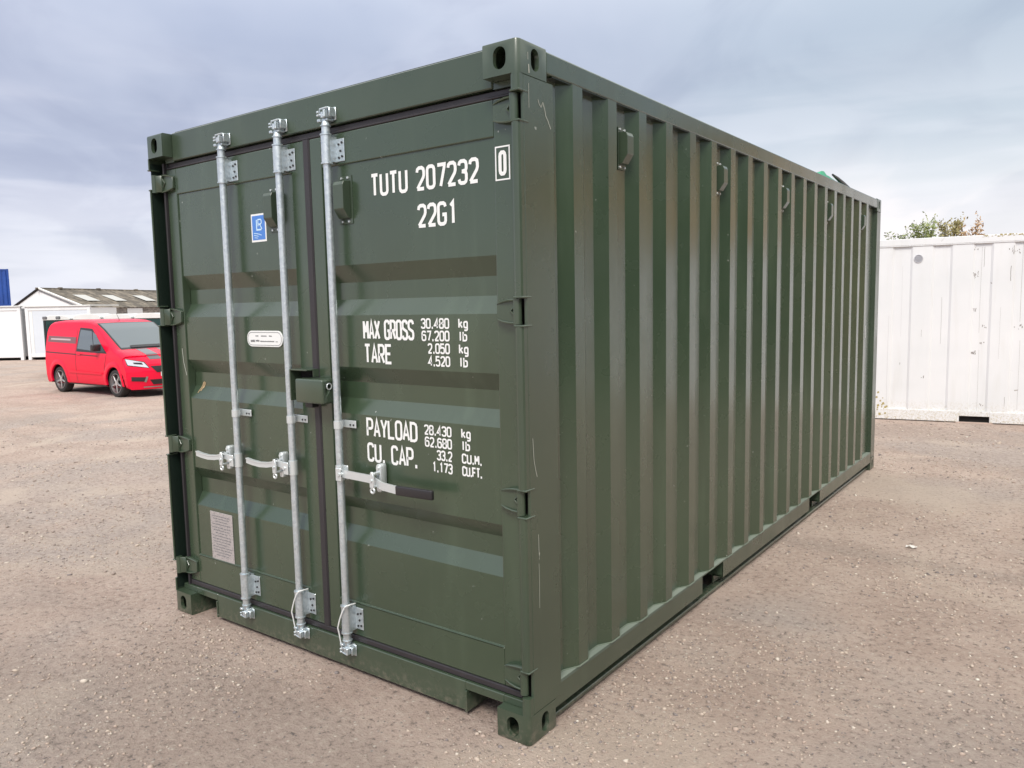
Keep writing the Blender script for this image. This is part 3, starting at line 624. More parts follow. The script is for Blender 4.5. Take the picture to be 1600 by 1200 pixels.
# handles
def bar(p, pts, hh, t):
    """flat bar through (x,y,z) points, hh high, t thick"""
    for a, b in zip(pts, pts[1:]):
        a, b = Vector(a), Vector(b); hz = [a.z-hh/2, a.z+hh/2, b.z-hh/2, b.z+hh/2]
        bm2 = bmesh.new(); vs = [bm2.verts.new(q) for q in ((a.x, a.y, hz[0]), (b.x, b.y, hz[2]), (b.x, b.y, hz[3]), (a.x, a.y, hz[1]), (a.x, a.y+t, hz[0]), (b.x, b.y+t, hz[2]), (b.x, b.y+t, hz[3]), (a.x, a.y+t, hz[1]))]
        for f in ((0,1,2,3), (7,6,5,4), (0,4,5,1), (3,2,6,7), (1,5,6,2), (0,3,7,4)): bm2.faces.new([vs[i] for i in f])
        bmesh.ops.recalc_face_normals(bm2, faces=bm2.faces[:]); p.merge(bm2)
def handle_set(xr, zr, s, door, rod, grip):
    p = MB()                                    # hub on the rod
    p.cyl((xr, RODY, zr-.034), (xr, RODY, zr+.034), .0205, n=18); p.box(min(xr+s*.002, xr+s*.036), max(xr+s*.002, xr+s*.036), -.010, -.004, zr-.032, zr+.028, .003)
    p.box(min(xr+s*.004, xr+s*.040), max(xr+s*.004, xr+s*.040), .030, .036, zr-.030, zr+.034, .003); p.cyl((xr+s*.026, -.016, zr), (xr+s*.026, .04, zr), .008, n=10)
    p.build('handle_hub', M['zinc'], door, smooth=30)
    p = MB(); y = .004
    if grip:
        bar(p, [(xr+.018, y, zr+.002), (xr+.19, y, zr-.002), (xr+.225, y, zr-.004), (xr+.262, y-.006, zr-.016), (xr+.290, y-.010, zr-.022), (xr+.375, y-.014, zr-.026)], .034, .008)
        p.build('handle', M['zinc'], door)
        q = MB(); mt = Matrix.Translation((xr+.376, y-.020, zr-.026)) @ Matrix.Rotation(R(-1.2), 4, 'Y'); q.box(0, .205, 0, .019, -.021, .019, .006, 3, mat=mt); q.build('handle_grip', M['black'], door, smooth=50)
        cx = xr+.238
    else:
        bar(p, [(xr-.018, y, zr-.002), (xr-.050, y, zr+.004), (xr-.085, y-.002, zr+.014), (xr-.112, y-.004, zr+.012)], .030, .008)
        P = [(xr-.100, y-.006, zr+.022), (xr-.125, y-.010, zr+.006), (xr-.16, y-.016, zr+.0), (xr-.21, y-.022, zr-.002), (xr-.26, y-.026, zr+.003), (xr-.304, y-.028, zr+.010)]
        bar(p, P, .024, .010); bar(p, [(a-.0, b-.003, c+.011) for a, b, c in P], .006, .016)
        p.build('handle', M['zinc'], door)
        cx = xr-.098
    p = MB()
    p.prism([(cx+a, zr+c) for a, c in ((-.015, -.052), (-.009, -.060), (.009, -.060), (.015, -.052), (.015, .052), (.009, .062), (-.009, .062), (-.015, .052))], 'y', .026, .0634, .003)
    p.prism([(cx+a, zr+c) for a, c in ((-.013, -.034), (.013, -.034), (.013, .016), (.006, .036), (-.006, .036), (-.013, .016))], 'y', -.016, -.008, .002)
    p.box(cx-.010, cx+.010, -.0079, .0259, zr+.020, zr+.030, .001); p.box(cx-.010, cx+.010, -.0079, .0259, zr-.032, zr-.024, .001)
    p.cyl((cx, .026, zr+.046), (cx, .020, zr+.046), .007, n=10); p.cyl((cx, -.016, zr-.002), (cx, -.022, zr-.002), .006, n=10)
    p.tube([(cx+.011*math.cos(a), -.010, zr-.046+.011*math.sin(a)) for a in [k*math.pi/6 for k in range(13)]], .0045, 6)
    p.build('handle_catch', M['zinc'], door, smooth=40)
handle_set(.640, .922, -1, doorL, rod1, False); handle_set(1.075, .930, -1, doorL, rod2, False); handle_set(1.405, .943, 1, doorR, rod3, True)
# lock box
p = MB(); p.box(1.178, 1.366, -.028, .0635, 1.252, 1.362, .010, 3); lb = p.build('lock_box', G2, doorR, smooth=35)
k = MB(); k.cyl((1.33, .012, 1.330), (1.39, .012, 1.330), .011, n=14); cut(lb, k)
p = MB(); p.tube([(1.3668, .012+.0135*math.cos(a), 1.330+.0135*math.sin(a)) for a in [q*math.pi/7 for q in range(15)]], .0028, 6); p.build('keyhole_ring', M['zinc'], doorR)
p = MB(); p.box(1.120, 1.236, -.005, .0635, 1.395, 1.401, .001); p.box(1.114, 1.1195, -.005, .0635, 1.255, 1.401, .001); p.box(1.2365, 1.240, .030, .0635, 1.365, 1.401); lg = p.build('lock_guard', G2, doorL)
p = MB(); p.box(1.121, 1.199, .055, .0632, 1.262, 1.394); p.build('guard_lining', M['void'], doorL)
p = MB(); p.box(1.185, 1.235, .02, .055, 1.225, 1.2515, .002); p.build('lock_bolt', M['black'], doorR)
# door vents
v, p = ventcover(doorR, Matrix.Translation((1.462, PY, 2.140)), .062, .205, .082); p.build('screws', M['zinc'], doorR)
v, p = ventcover(doorL, Matrix.Translation((.972, PY, 2.140)), .062, .205, .070); p.build('screws', M['zinc'], doorL)
# lettering
TY = PY-.0015
def letters(lines, door, label, y=TY, mat='white_text'):
    for s, x0, x1, z0, h, th, *gp in lines:
        p = MB(); text(p, s, x0, x1, z0, h, th, y, *(gp or [])); p.build('lettering', M[mat], door, label='white lettering '+s)
letters([('TUTU 207232', 1.616, 2.200, 2.136, .096, .0125, .50)], doorR, 'white serial number TUTU 207232')
letters([('22G1', 1.878, 2.088, 1.990, .094, .0125, .45)], doorR, 'white type code 22G1')
p = MB(); x0, x1, z0, z1 = 2.2855, 2.348, 2.134, 2.252; yy = FY-.0015
ribbon(p, [(x0, z0), (x1, z0), (x1, z1), (x0, z1), (x0, z0)], .0055, yy, True); text(p, '0', x0+.013, x1-.013, z0+.014, .090, .0125, yy-.0005)
p.build('lettering', M['white_text'], doorR, label='boxed white check digit 0')
letters([('MAX GROSS', 1.536, 1.840, 1.537, .086, .0105, .38), ('TARE', 1.538, 1.708, 1.434, .086, .0105, .42)], doorR, 'white words MAX GROSS and TARE')
letters([('30.480', 1.878, 2.031, 1.585, .043, .0062, .42), ('67.200', 1.880, 2.031, 1.535, .043, .0062, .42), ('2.050', 1.912, 2.031, 1.484, .043, .0062, .42), ('4.520', 1.912, 2.031, 1.433, .043, .0062, .42)], doorR, 'small white weight figures')
letters([('kg', 2.078, 2.128, 1.587, .041, .0062, .45), ('lb', 2.080, 2.122, 1.536, .041, .0062, .6), ('kg', 2.078, 2.128, 1.486, .041, .0062, .45), ('lb', 2.080, 2.122, 1.434, .041, .0062, .6)], doorR, 'small white units kg and lb')
letters([('PAYLOAD', 1.534, 1.840, 1.110, .086, .0105, .38), ('CU. CAP.', 1.534, 1.838, 1.000, .086, .0105, .42)], doorR, 'white words PAYLOAD and CU. CAP.')
letters([('28.430', 1.878, 2.027, 1.148, .043, .0062, .42), ('62.680', 1.880, 2.028, 1.098, .043, .0062, .42), ('33.2', 1.944, 2.028, 1.047, .043, .0062, .42), ('1.173', 1.916, 2.028, .996, .043, .0062, .42)], doorR, 'small white payload and capacity figures')
letters([('kg', 2.078, 2.128, 1.150, .041, .0062, .45), ('lb', 2.080, 2.122, 1.100, .041, .0062, .6), ('CU.M.', 2.078, 2.182, 1.048, .041, .0062, .42), ('CU.FT.', 2.078, 2.182, .997, .041, .0062, .36)], doorR, 'small white units kg, lb, CU.M. and CU.FT.')
# blue approval sticker
p = MB(); p.box(.782, .897, PY-.0016, PY-.0004, 2.001, 2.134); st = p.build('sticker', M['white_text'], doorL, label='white bordered blue approval sticker')
p = MB(); p.box(.7905, .8885, PY-.0024, PY-.0017, 2.0105, 2.1255); p.build('sticker_field', M['blue_sticker'], doorL)
p = MB(); y = PY-.0032
ribbon(p, [(.826, 2.106), (.826, 2.058), (.862, 2.058)], .0075, y); ribbon(p, [(.838, 2.074), (.838, 2.106), (.858, 2.106), (.864, 2.100), (.864, 2.090), (.858, 2.084), (.842, 2.084)], .006, y-.0003); ribbon(p, [(.850, 2.084), (.868, 2.060)], .006, y-.0006)
ribbon(p, [(.802, 2.043), (.822, 2.041), (.842, 2.037), (.862, 2.031)], .0035, y); ribbon(p, [(.802, 2.033), (.818, 2.031), (.838, 2.027)], .003, y); ribbon(p, [(.806, 2.022), (.832, 2.019)], .003, y)
p.build('sticker_mark', M['pale_blue'], doorL)
# white oval plate
def rrect(x0, x1, z0, z1, r, n=6):
    pts = []
    for cx, cz, a0 in ((x1-r, z1-r, 0), (x0+r, z1-r, 90), (x0+r, z0+r, 180), (x1-r, z0+r, 270)):
        for k in range(n+1): a = R(a0+90*k/n); pts.append((cx+r*math.cos(a), cz+r*math.sin(a)))
    return pts
p = MB(); p.prism(rrect(.706, .985, 1.495, 1.573, .037), 'y', PY-.006, PY-.0003, .001); np_ = p.build('name_plate', M['white_text'], doorL, label='small white rounded plate with dark print')
p = MB(); rr = rrect(.714, .977, 1.503, 1.565, .030); ribbon(p, rr+[rr[0]], .0022, PY-.0068, True)
def dashes(p, x0, x1, z, h, y, seed, ws=(.006, .014)):
    r_ = random.Random(seed); x = x0
    while x < x1:
        w = r_.uniform(*ws); w = min(w, x1-x)
        p.quad((x, y, z), (x+w*.8, y, z), (x+w*.8, y, z+h*r_.uniform(.7, 1)), (x, y, z+h*r_.uniform(.7, 1))); x += w
for a, b in ((.776, .800), (.820, .864), (.882, .906)): dashes(p, a, b, 1.545, .006, PY-.0068, int(a*1000), (.004, .007))
dashes(p, .736, .770, 1.518, .012, PY-.0068, 3, (.006, .010)); dashes(p, .776, .806, 1.520, .010, PY-.0068, 4, (.006, .01)); dashes(p, .812, .922, 1.519, .006, PY-.0068, 5, (.004, .008)); dashes(p, .932, .950, 1.519, .004, PY-.0068, 6, (.004, .008))
p.build('plate_print', M['glyph'], doorL)
# data plate
p = MB(); p.box(.285, .485, PY-.004, PY-.0003, .334, .598, .001); p.build('data_plate', M['plate'], doorL, label='grey metal data plate covered in fine print')
p = MB(); y = PY-.0048
for k, z in enumerate([.574, .560, .545, .530, .512, .497, .482, .466, .450, .435, .42, .405, .39, .375, .36]):
    a, b = ((.30, .47), (.31, .46), (.33, .44), (.30, .47))[k % 4]; dashes(p, a, b, z, .005, y, k, (.008, .03))
p.build('plate_print', M['glyph'], doorL)
# scrapes on the left door
p = MB(); y = FY-.0012
ribbon(p, [(.121, 1.475), (.128, 1.40), (.150, 1.33)], .005, y); p.build('paint_scratch', M['scrape'], doorL)
p = MB()
for a, b, w in (((.205, 1.235), (.232, 1.292), .006), ((.222, 1.245), (.240, 1.296), .009), ((.236, 1.26), (.252, 1.292), .007)):
    d0 = lambda z: RY-(1.272-z)/(1.272-1.206)*(RY-PY)-.0015 if z < 1.272 else RY-.0015
    for q in range(4):
        z0 = a[1]+(b[1]-a[1])*q/4; z1 = a[1]+(b[1]-a[1])*(q+1)/4; xa = a[0]+(b[0]-a[0])*q/4; xb = a[0]+(b[0]-a[0])*(q+1)/4
        p.quad((xa, d0(z0), z0), (xa+w, d0(z0), z0), (xb+w, d0(z1), z1), (xb, d0(z1), z1))
p.build('rust_scrape', M['rustscrape'], doorL)

# ================================================================== things on / around
# green tarpaulin bundle on the roof edge
p = MB(); nu, nv = 15, 10; P = []
for i in range(nu):
    row = []; u = i/(nu-1)
    for j in range(nv):
        v = j/(nv-1); x = 2.32-.50*v+.03*noise.noise(Vector((u*4, v*4, 1))); y = 4.32+1.0*u
        prof = max(0, 1-abs(u-.22)/.24) if u < .22 else max(0, 1-(u-.22)/.92)**.8
        h = 0 if j in (0, nv-1) else (.014+prof*(.110-.04*v))*min(1, u*8)*min(1, (1-u)*8)+.022*noise.noise(Vector((u*9, v*7, 0)))*(.3+prof)
        row.append((x, y, H+.004+max(0, h)))
    P.append(row)
p.grid(P); tp = p.build('tarpaulin', M['tarp']); tag(tp, 'crumpled bright green tarpaulin lying on the roof edge of the dark green container', 'tarpaulin')
p = MB(); p.tube([(2.31, 4.66, H+.100), (2.31, 4.80, H+.088), (2.31, 5.0, H+.066), (2.31, 5.20, H+.040), (2.31, 5.27, H+.02)], [.008, .014, .018, .020, .015], 8); p.build('strap', M['black'], tp, smooth=60)
p = MB(); p.grid([[(2.338, 4.60+.62*u, H-.004), (2.336, 4.60+.62*u, H+.010+.022*(1-u)+.006*math.sin(u*9)), (2.325, 4.60+.62*u, H+.02+.035*(1-u))] for u in [q/8 for q in range(9)]]); p.build('sheet_lining', M['tarp_pale'], tp)
# scrap on the ground (right)
p = MB(); p.grid([[(4.3, 6, 0)]*2]*2) if 0 else None
def litter(x, y, s):
    q = MB(); P = [[(x+s*(i-1.5), y+s*(j-1)*.6, gh(x, y)+.006+.012*abs(noise.noise(Vector((i*1.7, j*1.3, x))))+ (.012 if (i+j) % 2 else 0)) for j in range(3)] for i in range(4)]
    q.grid(P); o = q.build('paper_scrap', M['litter']); tag(o, 'crumpled white scrap lying alone on the open stone yard', 'litter')
def on_ground(px, py):
    d = CF*1215.9+CX*(px-800)-CU*(py-600); t = -CL.z/d.z; return CL+d*t
q = on_ground(1424, 857); litter(q.x, q.y, .022)

# ------------------------------------------------------------------ white container on the right
wc = thing('shipping_container', 'scuffed white shipping container standing behind the far end of the green container', 'container', (1.6897, 9.9022, -.09), R(9.603))
WL0, WL1, WD, WH = -5.0, 7.19, 2.44, 2.575
p = MB()
edges = [-4.9, -4.6, -4.35, -4.1, -3.85, -3.6, -3.35, -3.1, -2.85, -2.6, -2.35, -2.1, -1.85, -1.6, -1.35, -1.1, -.85, -.6, -.36, -.10]
crests = [(-.36, -.10)] ; prof = []
sg = [(-4.9+k*.49, -4.9+k*.49+.25) for k in range(10)] + [(.14, .37), (.64, .86), (1.13, 1.34), (1.60, 1.83)] + [(2.09+k*.49, 2.33+k*.49) for k in range(10)]
prof.append((WL0+.05, .012))
for a, b in sg: prof += [(a-.014, .012), (a+.014, .034), (b-.014, .034), (b+.014, .012)]
prof.append((WL1-.05, .012))
p.grid([[(x, y, z) for z in (.165, 1.2, 2.478)] for x, y in prof]); p.build('side_wall', M['white_wall'], wc)
p = MB(); p.box(WL0, WL1, 0, .06, 2.479, 2.575, .005); p.box(WL0, WL1, .002, .05, 2.467, 2.4785, .002); p.build('top_rail', M['white_wall'], wc)
p = MB(); pk0, pk1 = 1.020, 1.384
p.box(WL0, pk0, 0, .05, .012, .164, .004); p.box(pk1, WL1, 0, .05, .012, .164, .004); p.box(pk0+.0005, pk1-.0005, .001, .05, .097, .163, .003); rl = p.build('bottom_rail', M['white_wall'], wc)
p = MB(); p.prism([(pk0-.045, .012), (pk0-.03, -.006), (pk1+.045, -.006), (pk1+.045, .006), (pk1+.005, .0115), (pk0-.005, .0115)], 'y', -.012, .05); p.build('pocket_strap', pmat('pinkish_primer', (.55, .42, .36), .8), wc)
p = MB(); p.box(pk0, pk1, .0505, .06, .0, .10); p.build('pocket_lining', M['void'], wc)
p = MB(); p.box(WL0+.02, WL1-.02, .07, WD, .03, WH-.01); p.box(WL0, WL0+.15, 0.003, WD+.01, 0, WH+.01, .005); p.box(WL1-.15, WL1, 0.003, WD+.01, 0, WH+.01, .005); p.build('body', M['white_wall'], wc)
p = MB(); p.cyl((.455, .006, 2.293), (.455, .036, 2.293), .052, n=24); vv = p.build('vent', pmat('vent_grey', (.36, .36, .40), .6), wc, smooth=40)
p = MB()
for k in range(5): p.box(.415+.0, .495, .001, .0055, 2.263+k*.014, 2.268+k*.014)
p.tube([(.455+.052*math.cos(a), .004, 2.293+.052*math.sin(a)) for a in [q*math.pi/12 for q in range(25)]], .005, 6); p.build('vent_grille', pmat('vent_rim', (.55, .55, .58), .6), vv)
# scuffs
p = MB(); r_ = random.Random(5); ym = -.0004
def wy(x):
    for (a, ya), (b, yb) in zip(prof, prof[1:]):
        if a <= x <= b: return ya+(yb-ya)*(x-a)/(b-a)-.0018
    return .01
def scuff(pts, w):
    w *= .6
    for a, b in zip(pts, pts[1:]):
        p.quad((a[0]-w/2, wy(a[0]), a[1]), (b[0]-w/2, wy(b[0]), b[1]), (b[0]+w/2, wy(b[0]), b[1]), (a[0]+w/2, wy(a[0]), a[1]))
for x, z0, z1, w in ((.76, 1.10, 1.75, .004), (1.23, .17, 1.02, .003), (1.22, 1.25, 2.42, .003), (1.25, 2.15, 2.42, .006), (1.46, .9, 1.6, .002), (1.70, .2, 1.15, .003), (1.69, 1.4, 2.45, .004), (.26, 1.2, 2.2, .0015), (.52, 1.2, 1.3, .004), (1.56, 1.95, 2.15, .010), (1.585, 2.30, 2.42, .008), (1.55, .25, .38, .006), (.26, .8, .83, .01), (.10, .2, 1.5, .002)):
    n_ = 6; scuff([(x+r_.uniform(-.002, .002), z0+(z1-z0)*k/n_) for k in range(n_+1)], w)
for cx, cz, s, n_ in ((1.185, 2.03, .06, 9), (1.15, .96, .045, 8), (1.71, 1.33, .08, 10), (1.16, 1.56, .04, 5), (1.255, 1.10, .03, 4), (1.29, .24, .03, 4), (1.60, 2.34, .07, 9), (.55, .62, .02, 3), (1.35, 1.93, .02, 2), (1.28, 1.33, .03, 4), (1.17, 2.40, .05, 5)):
    for k in range(n_):
        x = cx+r_.uniform(-s, s); z = cz+r_.uniform(-s, s)*.6; scuff([(x, z), (x+r_.uniform(-.01, .01), z+r_.uniform(.008, .03))], r_.uniform(.006, .018))
p.build('scuff_marks', pmat('old_scuff', (.27, .24, .22), .8), wc)
p = MB()
for k in range(26):
    x = r_.uniform(-.1, .12); z = r_.uniform(.05, .40)*(1 if x < .05 else .8); s = r_.uniform(.008, .03); yy = (-.002 if z < .16 else wy(x)); p.quad((x, yy-.0006*k/26, z), (x+s, yy-.0006*k/26, z+s*.3), (x+s*.8, yy-.0006*k/26, z+s*1.4), (x-s*.2, yy-.0006*k/26, z+s))
for k in range(46):
    x = r_.uniform(1.2, 1.8); z = 2.565+r_.uniform(-.022, .006); s = r_.uniform(.004, .016); p.quad((x, -.0022-.00002*k, z), (x+s*2, -.0022-.00002*k, z), (x+s*1.6, -.0022-.00002*k, z+s), (x, -.0022-.00002*k, z+s*.8))
p.build('rust_patch', pmat('yellow_rust', (.42, .34, .14), .85), wc)

# ------------------------------------------------------------------ trees behind the white container
def tree(name, label, x, y, h, w, mat, seed, spiky=.5, nleaf=1500):
    r = random.Random(seed); z0 = gh(x, y)
    root = thing(name, label, 'tree', (x, y, z0), 0, 'trees beyond the white container')
    p = MB(); p.tube([(0, 0, -.1), (.04, 0, h*.35), (-.03, .03, h*.6), (.02, 0, h*.86)], [.11, .085, .06, .02], 8); tips = []
    for k in range(26):
        a = r.uniform(0, 6.28); zb = h*r.uniform(.35, .85); rad = w*r.uniform(.5, 1)*(1-.55*max(0, zb/h-.5)); e = Vector((math.cos(a)*rad, math.sin(a)*rad, min(h*1.02, zb+h*r.uniform(.1, .25))))
        s = Vector((0, 0, zb)); m_ = (s+e)/2+Vector((0, 0, -.1)); p.tube([s, m_, e], [.028, .018, .006], 5); tips += [e, m_.lerp(e, .5)]
    p.build('trunk', M['bark'], root, smooth=60)
    p = MB(); bm = p.bm
    for k in range(nleaf):
        t = r.choice(tips); d = Vector((r.gauss(0, 1), r.gauss(0, 1), r.gauss(0, 1)*.9))*w*.17; c = t+d
        s = r.uniform(.03, .075); ax = Vector((r.uniform(-1, 1), r.uniform(-1, 1), r.uniform(-.2, 1))).normalized(); sd = ax.orthogonal().normalized()
        a = r.uniform(0, 6.28); sd = Matrix.Rotation(a, 3, ax) @ sd
        bm.faces.new([bm.verts.new(q) for q in (c-ax*s, c+sd*s*.42, c+ax*s, c-sd*s*.42)])
    for k in range(int(9+spiky*16)):                    # twigs standing out of the crown
        t = r.choice(tips); e = t+Vector((r.uniform(-.18, .18), r.uniform(-.18, .18), r.uniform(.15, .42)))*(.5+spiky)
        for q in range(9):
            c = t.lerp(e, q/8)+Vector((r.uniform(-.03, .03), r.uniform(-.03, .03), 0)); s = r.uniform(.03, .06); ax = Vector((r.uniform(-1, 1), r.uniform(-1, 1), r.uniform(.2, 1.4))).normalized(); sd = ax.orthogonal().normalized()
            bm.faces.new([bm.verts.new(v_) for v_ in (c-ax*s, c+sd*s*.4, c+ax*s, c-sd*s*.4)])
    p.build('crown', mat, root); return root
lg1 = leafmat('dark_green_leaves', (.09, .13, .045), (.26, .30, .12)); lg2 = leafmat('green_leaves', (.16, .22, .07), (.42, .46, .20)); lg3 = leafmat('olive_leaves', (.22, .20, .08), (.48, .42, .20)); lg4 = leafmat('russet_leaves', (.36, .21, .10), (.60, .42, .23))
tree('broadleaf_tree', 'lowest and darkest green tree top showing over the white container roof', -1.02, 26.8, 3.78, .55, lg1, 1, .5, 2300)
tree('broadleaf_tree', 'tallest bright green tree showing over the white container roof', -.42, 27.2, 4.12, .50, lg2, 2, .9, 2000)
tree('broadleaf_tree', 'olive green tree between the green one and the russet one', .28, 27.7, 4.06, .48, lg3, 3, .9, 2000)
tree('broadleaf_tree', 'russet brown autumn tree top showing over the white container roof', .80, 28.1, 4.0, .48, lg4, 4, .6, 2400)

# tan clad building beyond the frame, added for the glossy side wall to mirror
sh = thing('shed', 'tan clad yard shed standing across the yard beyond the white container', 'shed', (5.6, 15.6, -.09), R(-24))
M['tan'] = worn('tan_cladding', (.58, .40, .24), (.50, .34, .20), .6, .1, specks=False)
p = MB(); P = []; x = 0
while x < 19: P += [(x, 0), (x+.3, 0), (x+.34, -.04), (x+.46, -.04), (x+.5, 0)]; x += .5
p.grid([[(a, b, z) for z in (0, 5.4)] for a, b in P]); p.box(0, 19, .05, 7, 0, 5.35); p.build('wall', M['tan'], sh)
p = MB(); p.prism([(-.3, 5.4), (7.3, 5.4), (3.5, 6.4)], 'x', -.3, 19.3, .02); p.build('roof', M['roof'], sh)
p = MB(); p.box(4, 7.5, -.06, -.045, 0, 3.4); p.build('shutter_door', M['cabin_blue'], sh)

# ------------------------------------------------------------------ background left: blue container stack, cabins, barn, green units
def flatbox_container(root, x0, y0, ang, length, depth, z0, h, mat, corr=.28):
    pass
def ribbed(root, length, depth, h, mat, z0=0, rib=.28, d=.04, rust=True):
    p = MB(); prof = []; x = .12
    while x < length-.2: prof += [(x, d), (x+.07, 0), (x+.14, 0), (x+.21, d)]; x += rib
    prof = [(.1, d)]+prof+[(length-.1, d)]
    p.grid([[(a, b, z) for z in (z0+.12, z0+h-.08)] for a, b in prof]); p.grid([[(a, depth-b, z) for z in (z0+.12, z0+h-.08)] for a, b in prof])
    prof2 = []; x = .12
    while x < depth-.2: prof2 += [(x, d), (x+.07, 0), (x+.14, 0), (x+.21, d)]; x += rib
    prof2 = [(.1, d)]+prof2+[(depth-.1, d)]
    p.grid([[(length-b, a, z) for z in (z0+.12, z0+h-.08)] for a, b in prof2]); p.grid([[(b, a, z) for z in (z0+.12, z0+h-.08)] for a, b in prof2])
    p.build('wall', mat, root)
    p = MB()
    for a in (0, length-.12):
        for b in (0, depth-.12): p.box(a-.01, a+.13, b-.01, b+.13, z0, z0+h+.01)
    for b in (0, depth-.08):
        p.box(.13, length-.13, b, b+.08, z0+h-.1, z0+h); p.box(.13, length-.13, b, b+.08, z0+.01, z0+.14)
    for a in (0, length-.08):
        p.box(a, a+.08, .13, depth-.13, z0+h-.1, z0+h); p.box(a, a+.08, .13, depth-.13, z0+.01, z0+.14)
    p.build('frame', mat, root)
    p = MB(); p.box(.05, length-.05, .05, depth-.05, z0+h-.045, z0+h-.02); p.build('roof', mat, root)
M['navy'] = worn('dark_container_paint', (.035, .045, .06), (.05, .04, .04), .5, .1, specks=False)  # unseen dark stack, added to darken what the side wall slopes mirror
for z_, lab in ((-.05, 'lower dark container of the stack standing across the yard'), (2.55, 'upper dark container of the stack standing across the yard')):
    q_ = thing('shipping_container', lab, 'container', (15.5, -5.0, z_), R(86)); ribbed(q_, 12.2, 2.44, 2.59, M['navy'])
# direction to the camera from the blue stack
blo = thing('shipping_container', 'lower blue shipping container carrying another one behind the white cabin', 'container', (-58.30, 21.74, -.33), R(162)); ribbed(blo, 6.06, 2.44, 2.59, M['blue'])
bup = thing('shipping_container', 'blue shipping container topping the stack over the white cabin with outlined door', 'container', (-58.30, 21.74, 2.27), R(162)); ribbed(bup, 6.06, 2.44, 2.64, M['blue'])
p = MB(); 
for k, (a, b, s) in enumerate(((.02, 2.3, .05), (.05, 2.1, .04), (.03, 1.8, .07), (.06, 2.45, .05))): p.quad((a-.03, -.013-.001*k, b), (a+s, -.013-.001*k, b), (a+s, -.013-.001*k, b+s*2), (a-.03, -.013-.001*k, b+s*1.6))
p.build('rust_patch', M['rust'], bup)

def orient(a, b): d = Vector(b)-Vector(a); return math.atan2(d.y, d.x), d.length
# cabins: left one runs from its corner at (-33.2,12.5) away to the left; second one beyond the corner
def cabin(label, p0, p1, depth, z0, h, panel, door_rect=None):
    ang, ln = orient(p0, p1); root = thing('portable_cabin', label, 'cabin', (p0[0], p0[1], gh(*p0[:2])), ang)
    p = MB(); p.box(.06, ln-.06, .03, depth, z0, h-.07); p.build('wall', panel, root)
    p = MB(); p.box(0, ln, 0, .06, h-.16, h, .01); p.box(0, ln, 0.002, .05, z0-.04, z0+.10, .01)
    for a in (0, ln-.14): p.box(a, a+.14, -.01, .12, z0-.04 if a == 0 and 0 else .0, h-.02, .01)
    p.build('frame', M['cabin'], root)
    p = MB(); p.box(-.05, ln+.05, -.06, depth+.05, h+.0005, h+.05, .01); p.build('roof', M['white_roof'], root)
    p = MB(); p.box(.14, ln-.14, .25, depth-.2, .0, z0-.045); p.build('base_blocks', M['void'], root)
    return root, ln
cb1, ln1 = cabin('plain white portable cabin with outlined door below the blue container stack', (-35.6, 10.70), (-33.28, 12.44), 2.6, .16, 2.33, M['cabin'])
p = MB(); p.box(.72, .76, .022, .029, .3, 2.0); p.box(1.50, 1.53, .022, .029, .3, 1.95); p.box(.72, 1.53, .022, .029, 1.99, 2.02); p.build('door_outline', M['glyph'], cb1)
p = MB(); p.box(1.22, 1.40, -.01, .03, 1.02, 1.06); p.box(1.37, 1.40, -.03, .0, .98, 1.2); p.box(1.33, 1.35, .01, .03, .75, .95); p.cyl((1.30, .0, 1.45), (1.30, .03, 1.45), .03, n=10); p.build('door_handle', M['black'], cb1)
p = MB(); p.box(.05, .62, -.0, .029, 1.80, 1.83); p.build('vent_slot', M['glyph'], cb1)
cb2, ln2 = cabin('white framed cabin with one plain pale grey panel behind the red van', (-33.13, 12.56), (-30.95, 14.30), 2.6, .16, 2.31, M['cabin'])
p = MB(); p.box(.30, ln2-.10, .018, .029, .24, 2.14, .004); p.build('panel', M['cabin_blue'], cb2)
p = MB(); p.box(.275, .2995, .012, .029, .24, 2.15); p.box(.30, ln2-.10, .012, .029, 2.1405, 2.16); p.build('panel_trim', M['white_roof'], cb2)
# barn
bz = -.33
bn = thing('barn', 'long low barn with white gable and mossy grey sheet roof behind the cabins', 'barn', (0, 0, 0))
A = Vector((-57.6, 21.64)); Bc = Vector((-52.58, 24.08)); ax = Vector((Bc.x-A.x, Bc.y-A.y)).normalized()
pk = Vector((-55.65, 22.59)); far = Vector((-43.0, 33.0)) 
rv = Vector((-.438, .899)); LEN = 22
def P3(v, z, t=0): return (v.x+rv.x*t, v.y+rv.y*t, z)
ze, zr = 2.12, 3.38
p = MB(); f = p.bm.faces.new([p.bm.verts.new(q) for q in (P3(A, bz), P3(Bc, bz), P3(Bc, ze), P3(pk, zr), P3(A, ze))])
f2 = p.bm.faces.new([p.bm.verts.new(q) for q in (P3(A, bz, .2), P3(Bc, bz, .2), P3(Bc, ze, .2), P3(pk, zr, .2), P3(A, ze, .2))])
p.build('gable_wall', M['cabin'], bn)
p = MB(); p.quad(P3(Bc, bz), P3(Bc, bz, LEN), P3(Bc, ze, LEN), P3(Bc, ze)); p.quad(P3(A, bz), P3(A, bz, LEN), P3(A, ze, LEN), P3(A, ze)); p.build('side_wall', M['brick'], bn)
nin = (A-Bc).normalized(); out_ = -nin
p = MB()
def roofgrid(edge, ze_, zr_, outv):
    P = []; eo = edge+outv*.18; zo = ze_-.09
    n_ = 90
    for i in range(n_+1):
        t = -.05+(LEN+.05)*i/n_; dz = .03 if i % 2 else 0
        P.append([(eo.x+rv.x*t, eo.y+rv.y*t, zo+dz), ((eo.x+pk.x)/2+rv.x*t, (eo.y+pk.y)/2+rv.y*t, (zo+zr_)/2+.06+dz), (pk.x+rv.x*t, pk.y+rv.y*t, zr_+.06+dz)])
    p.grid(P)
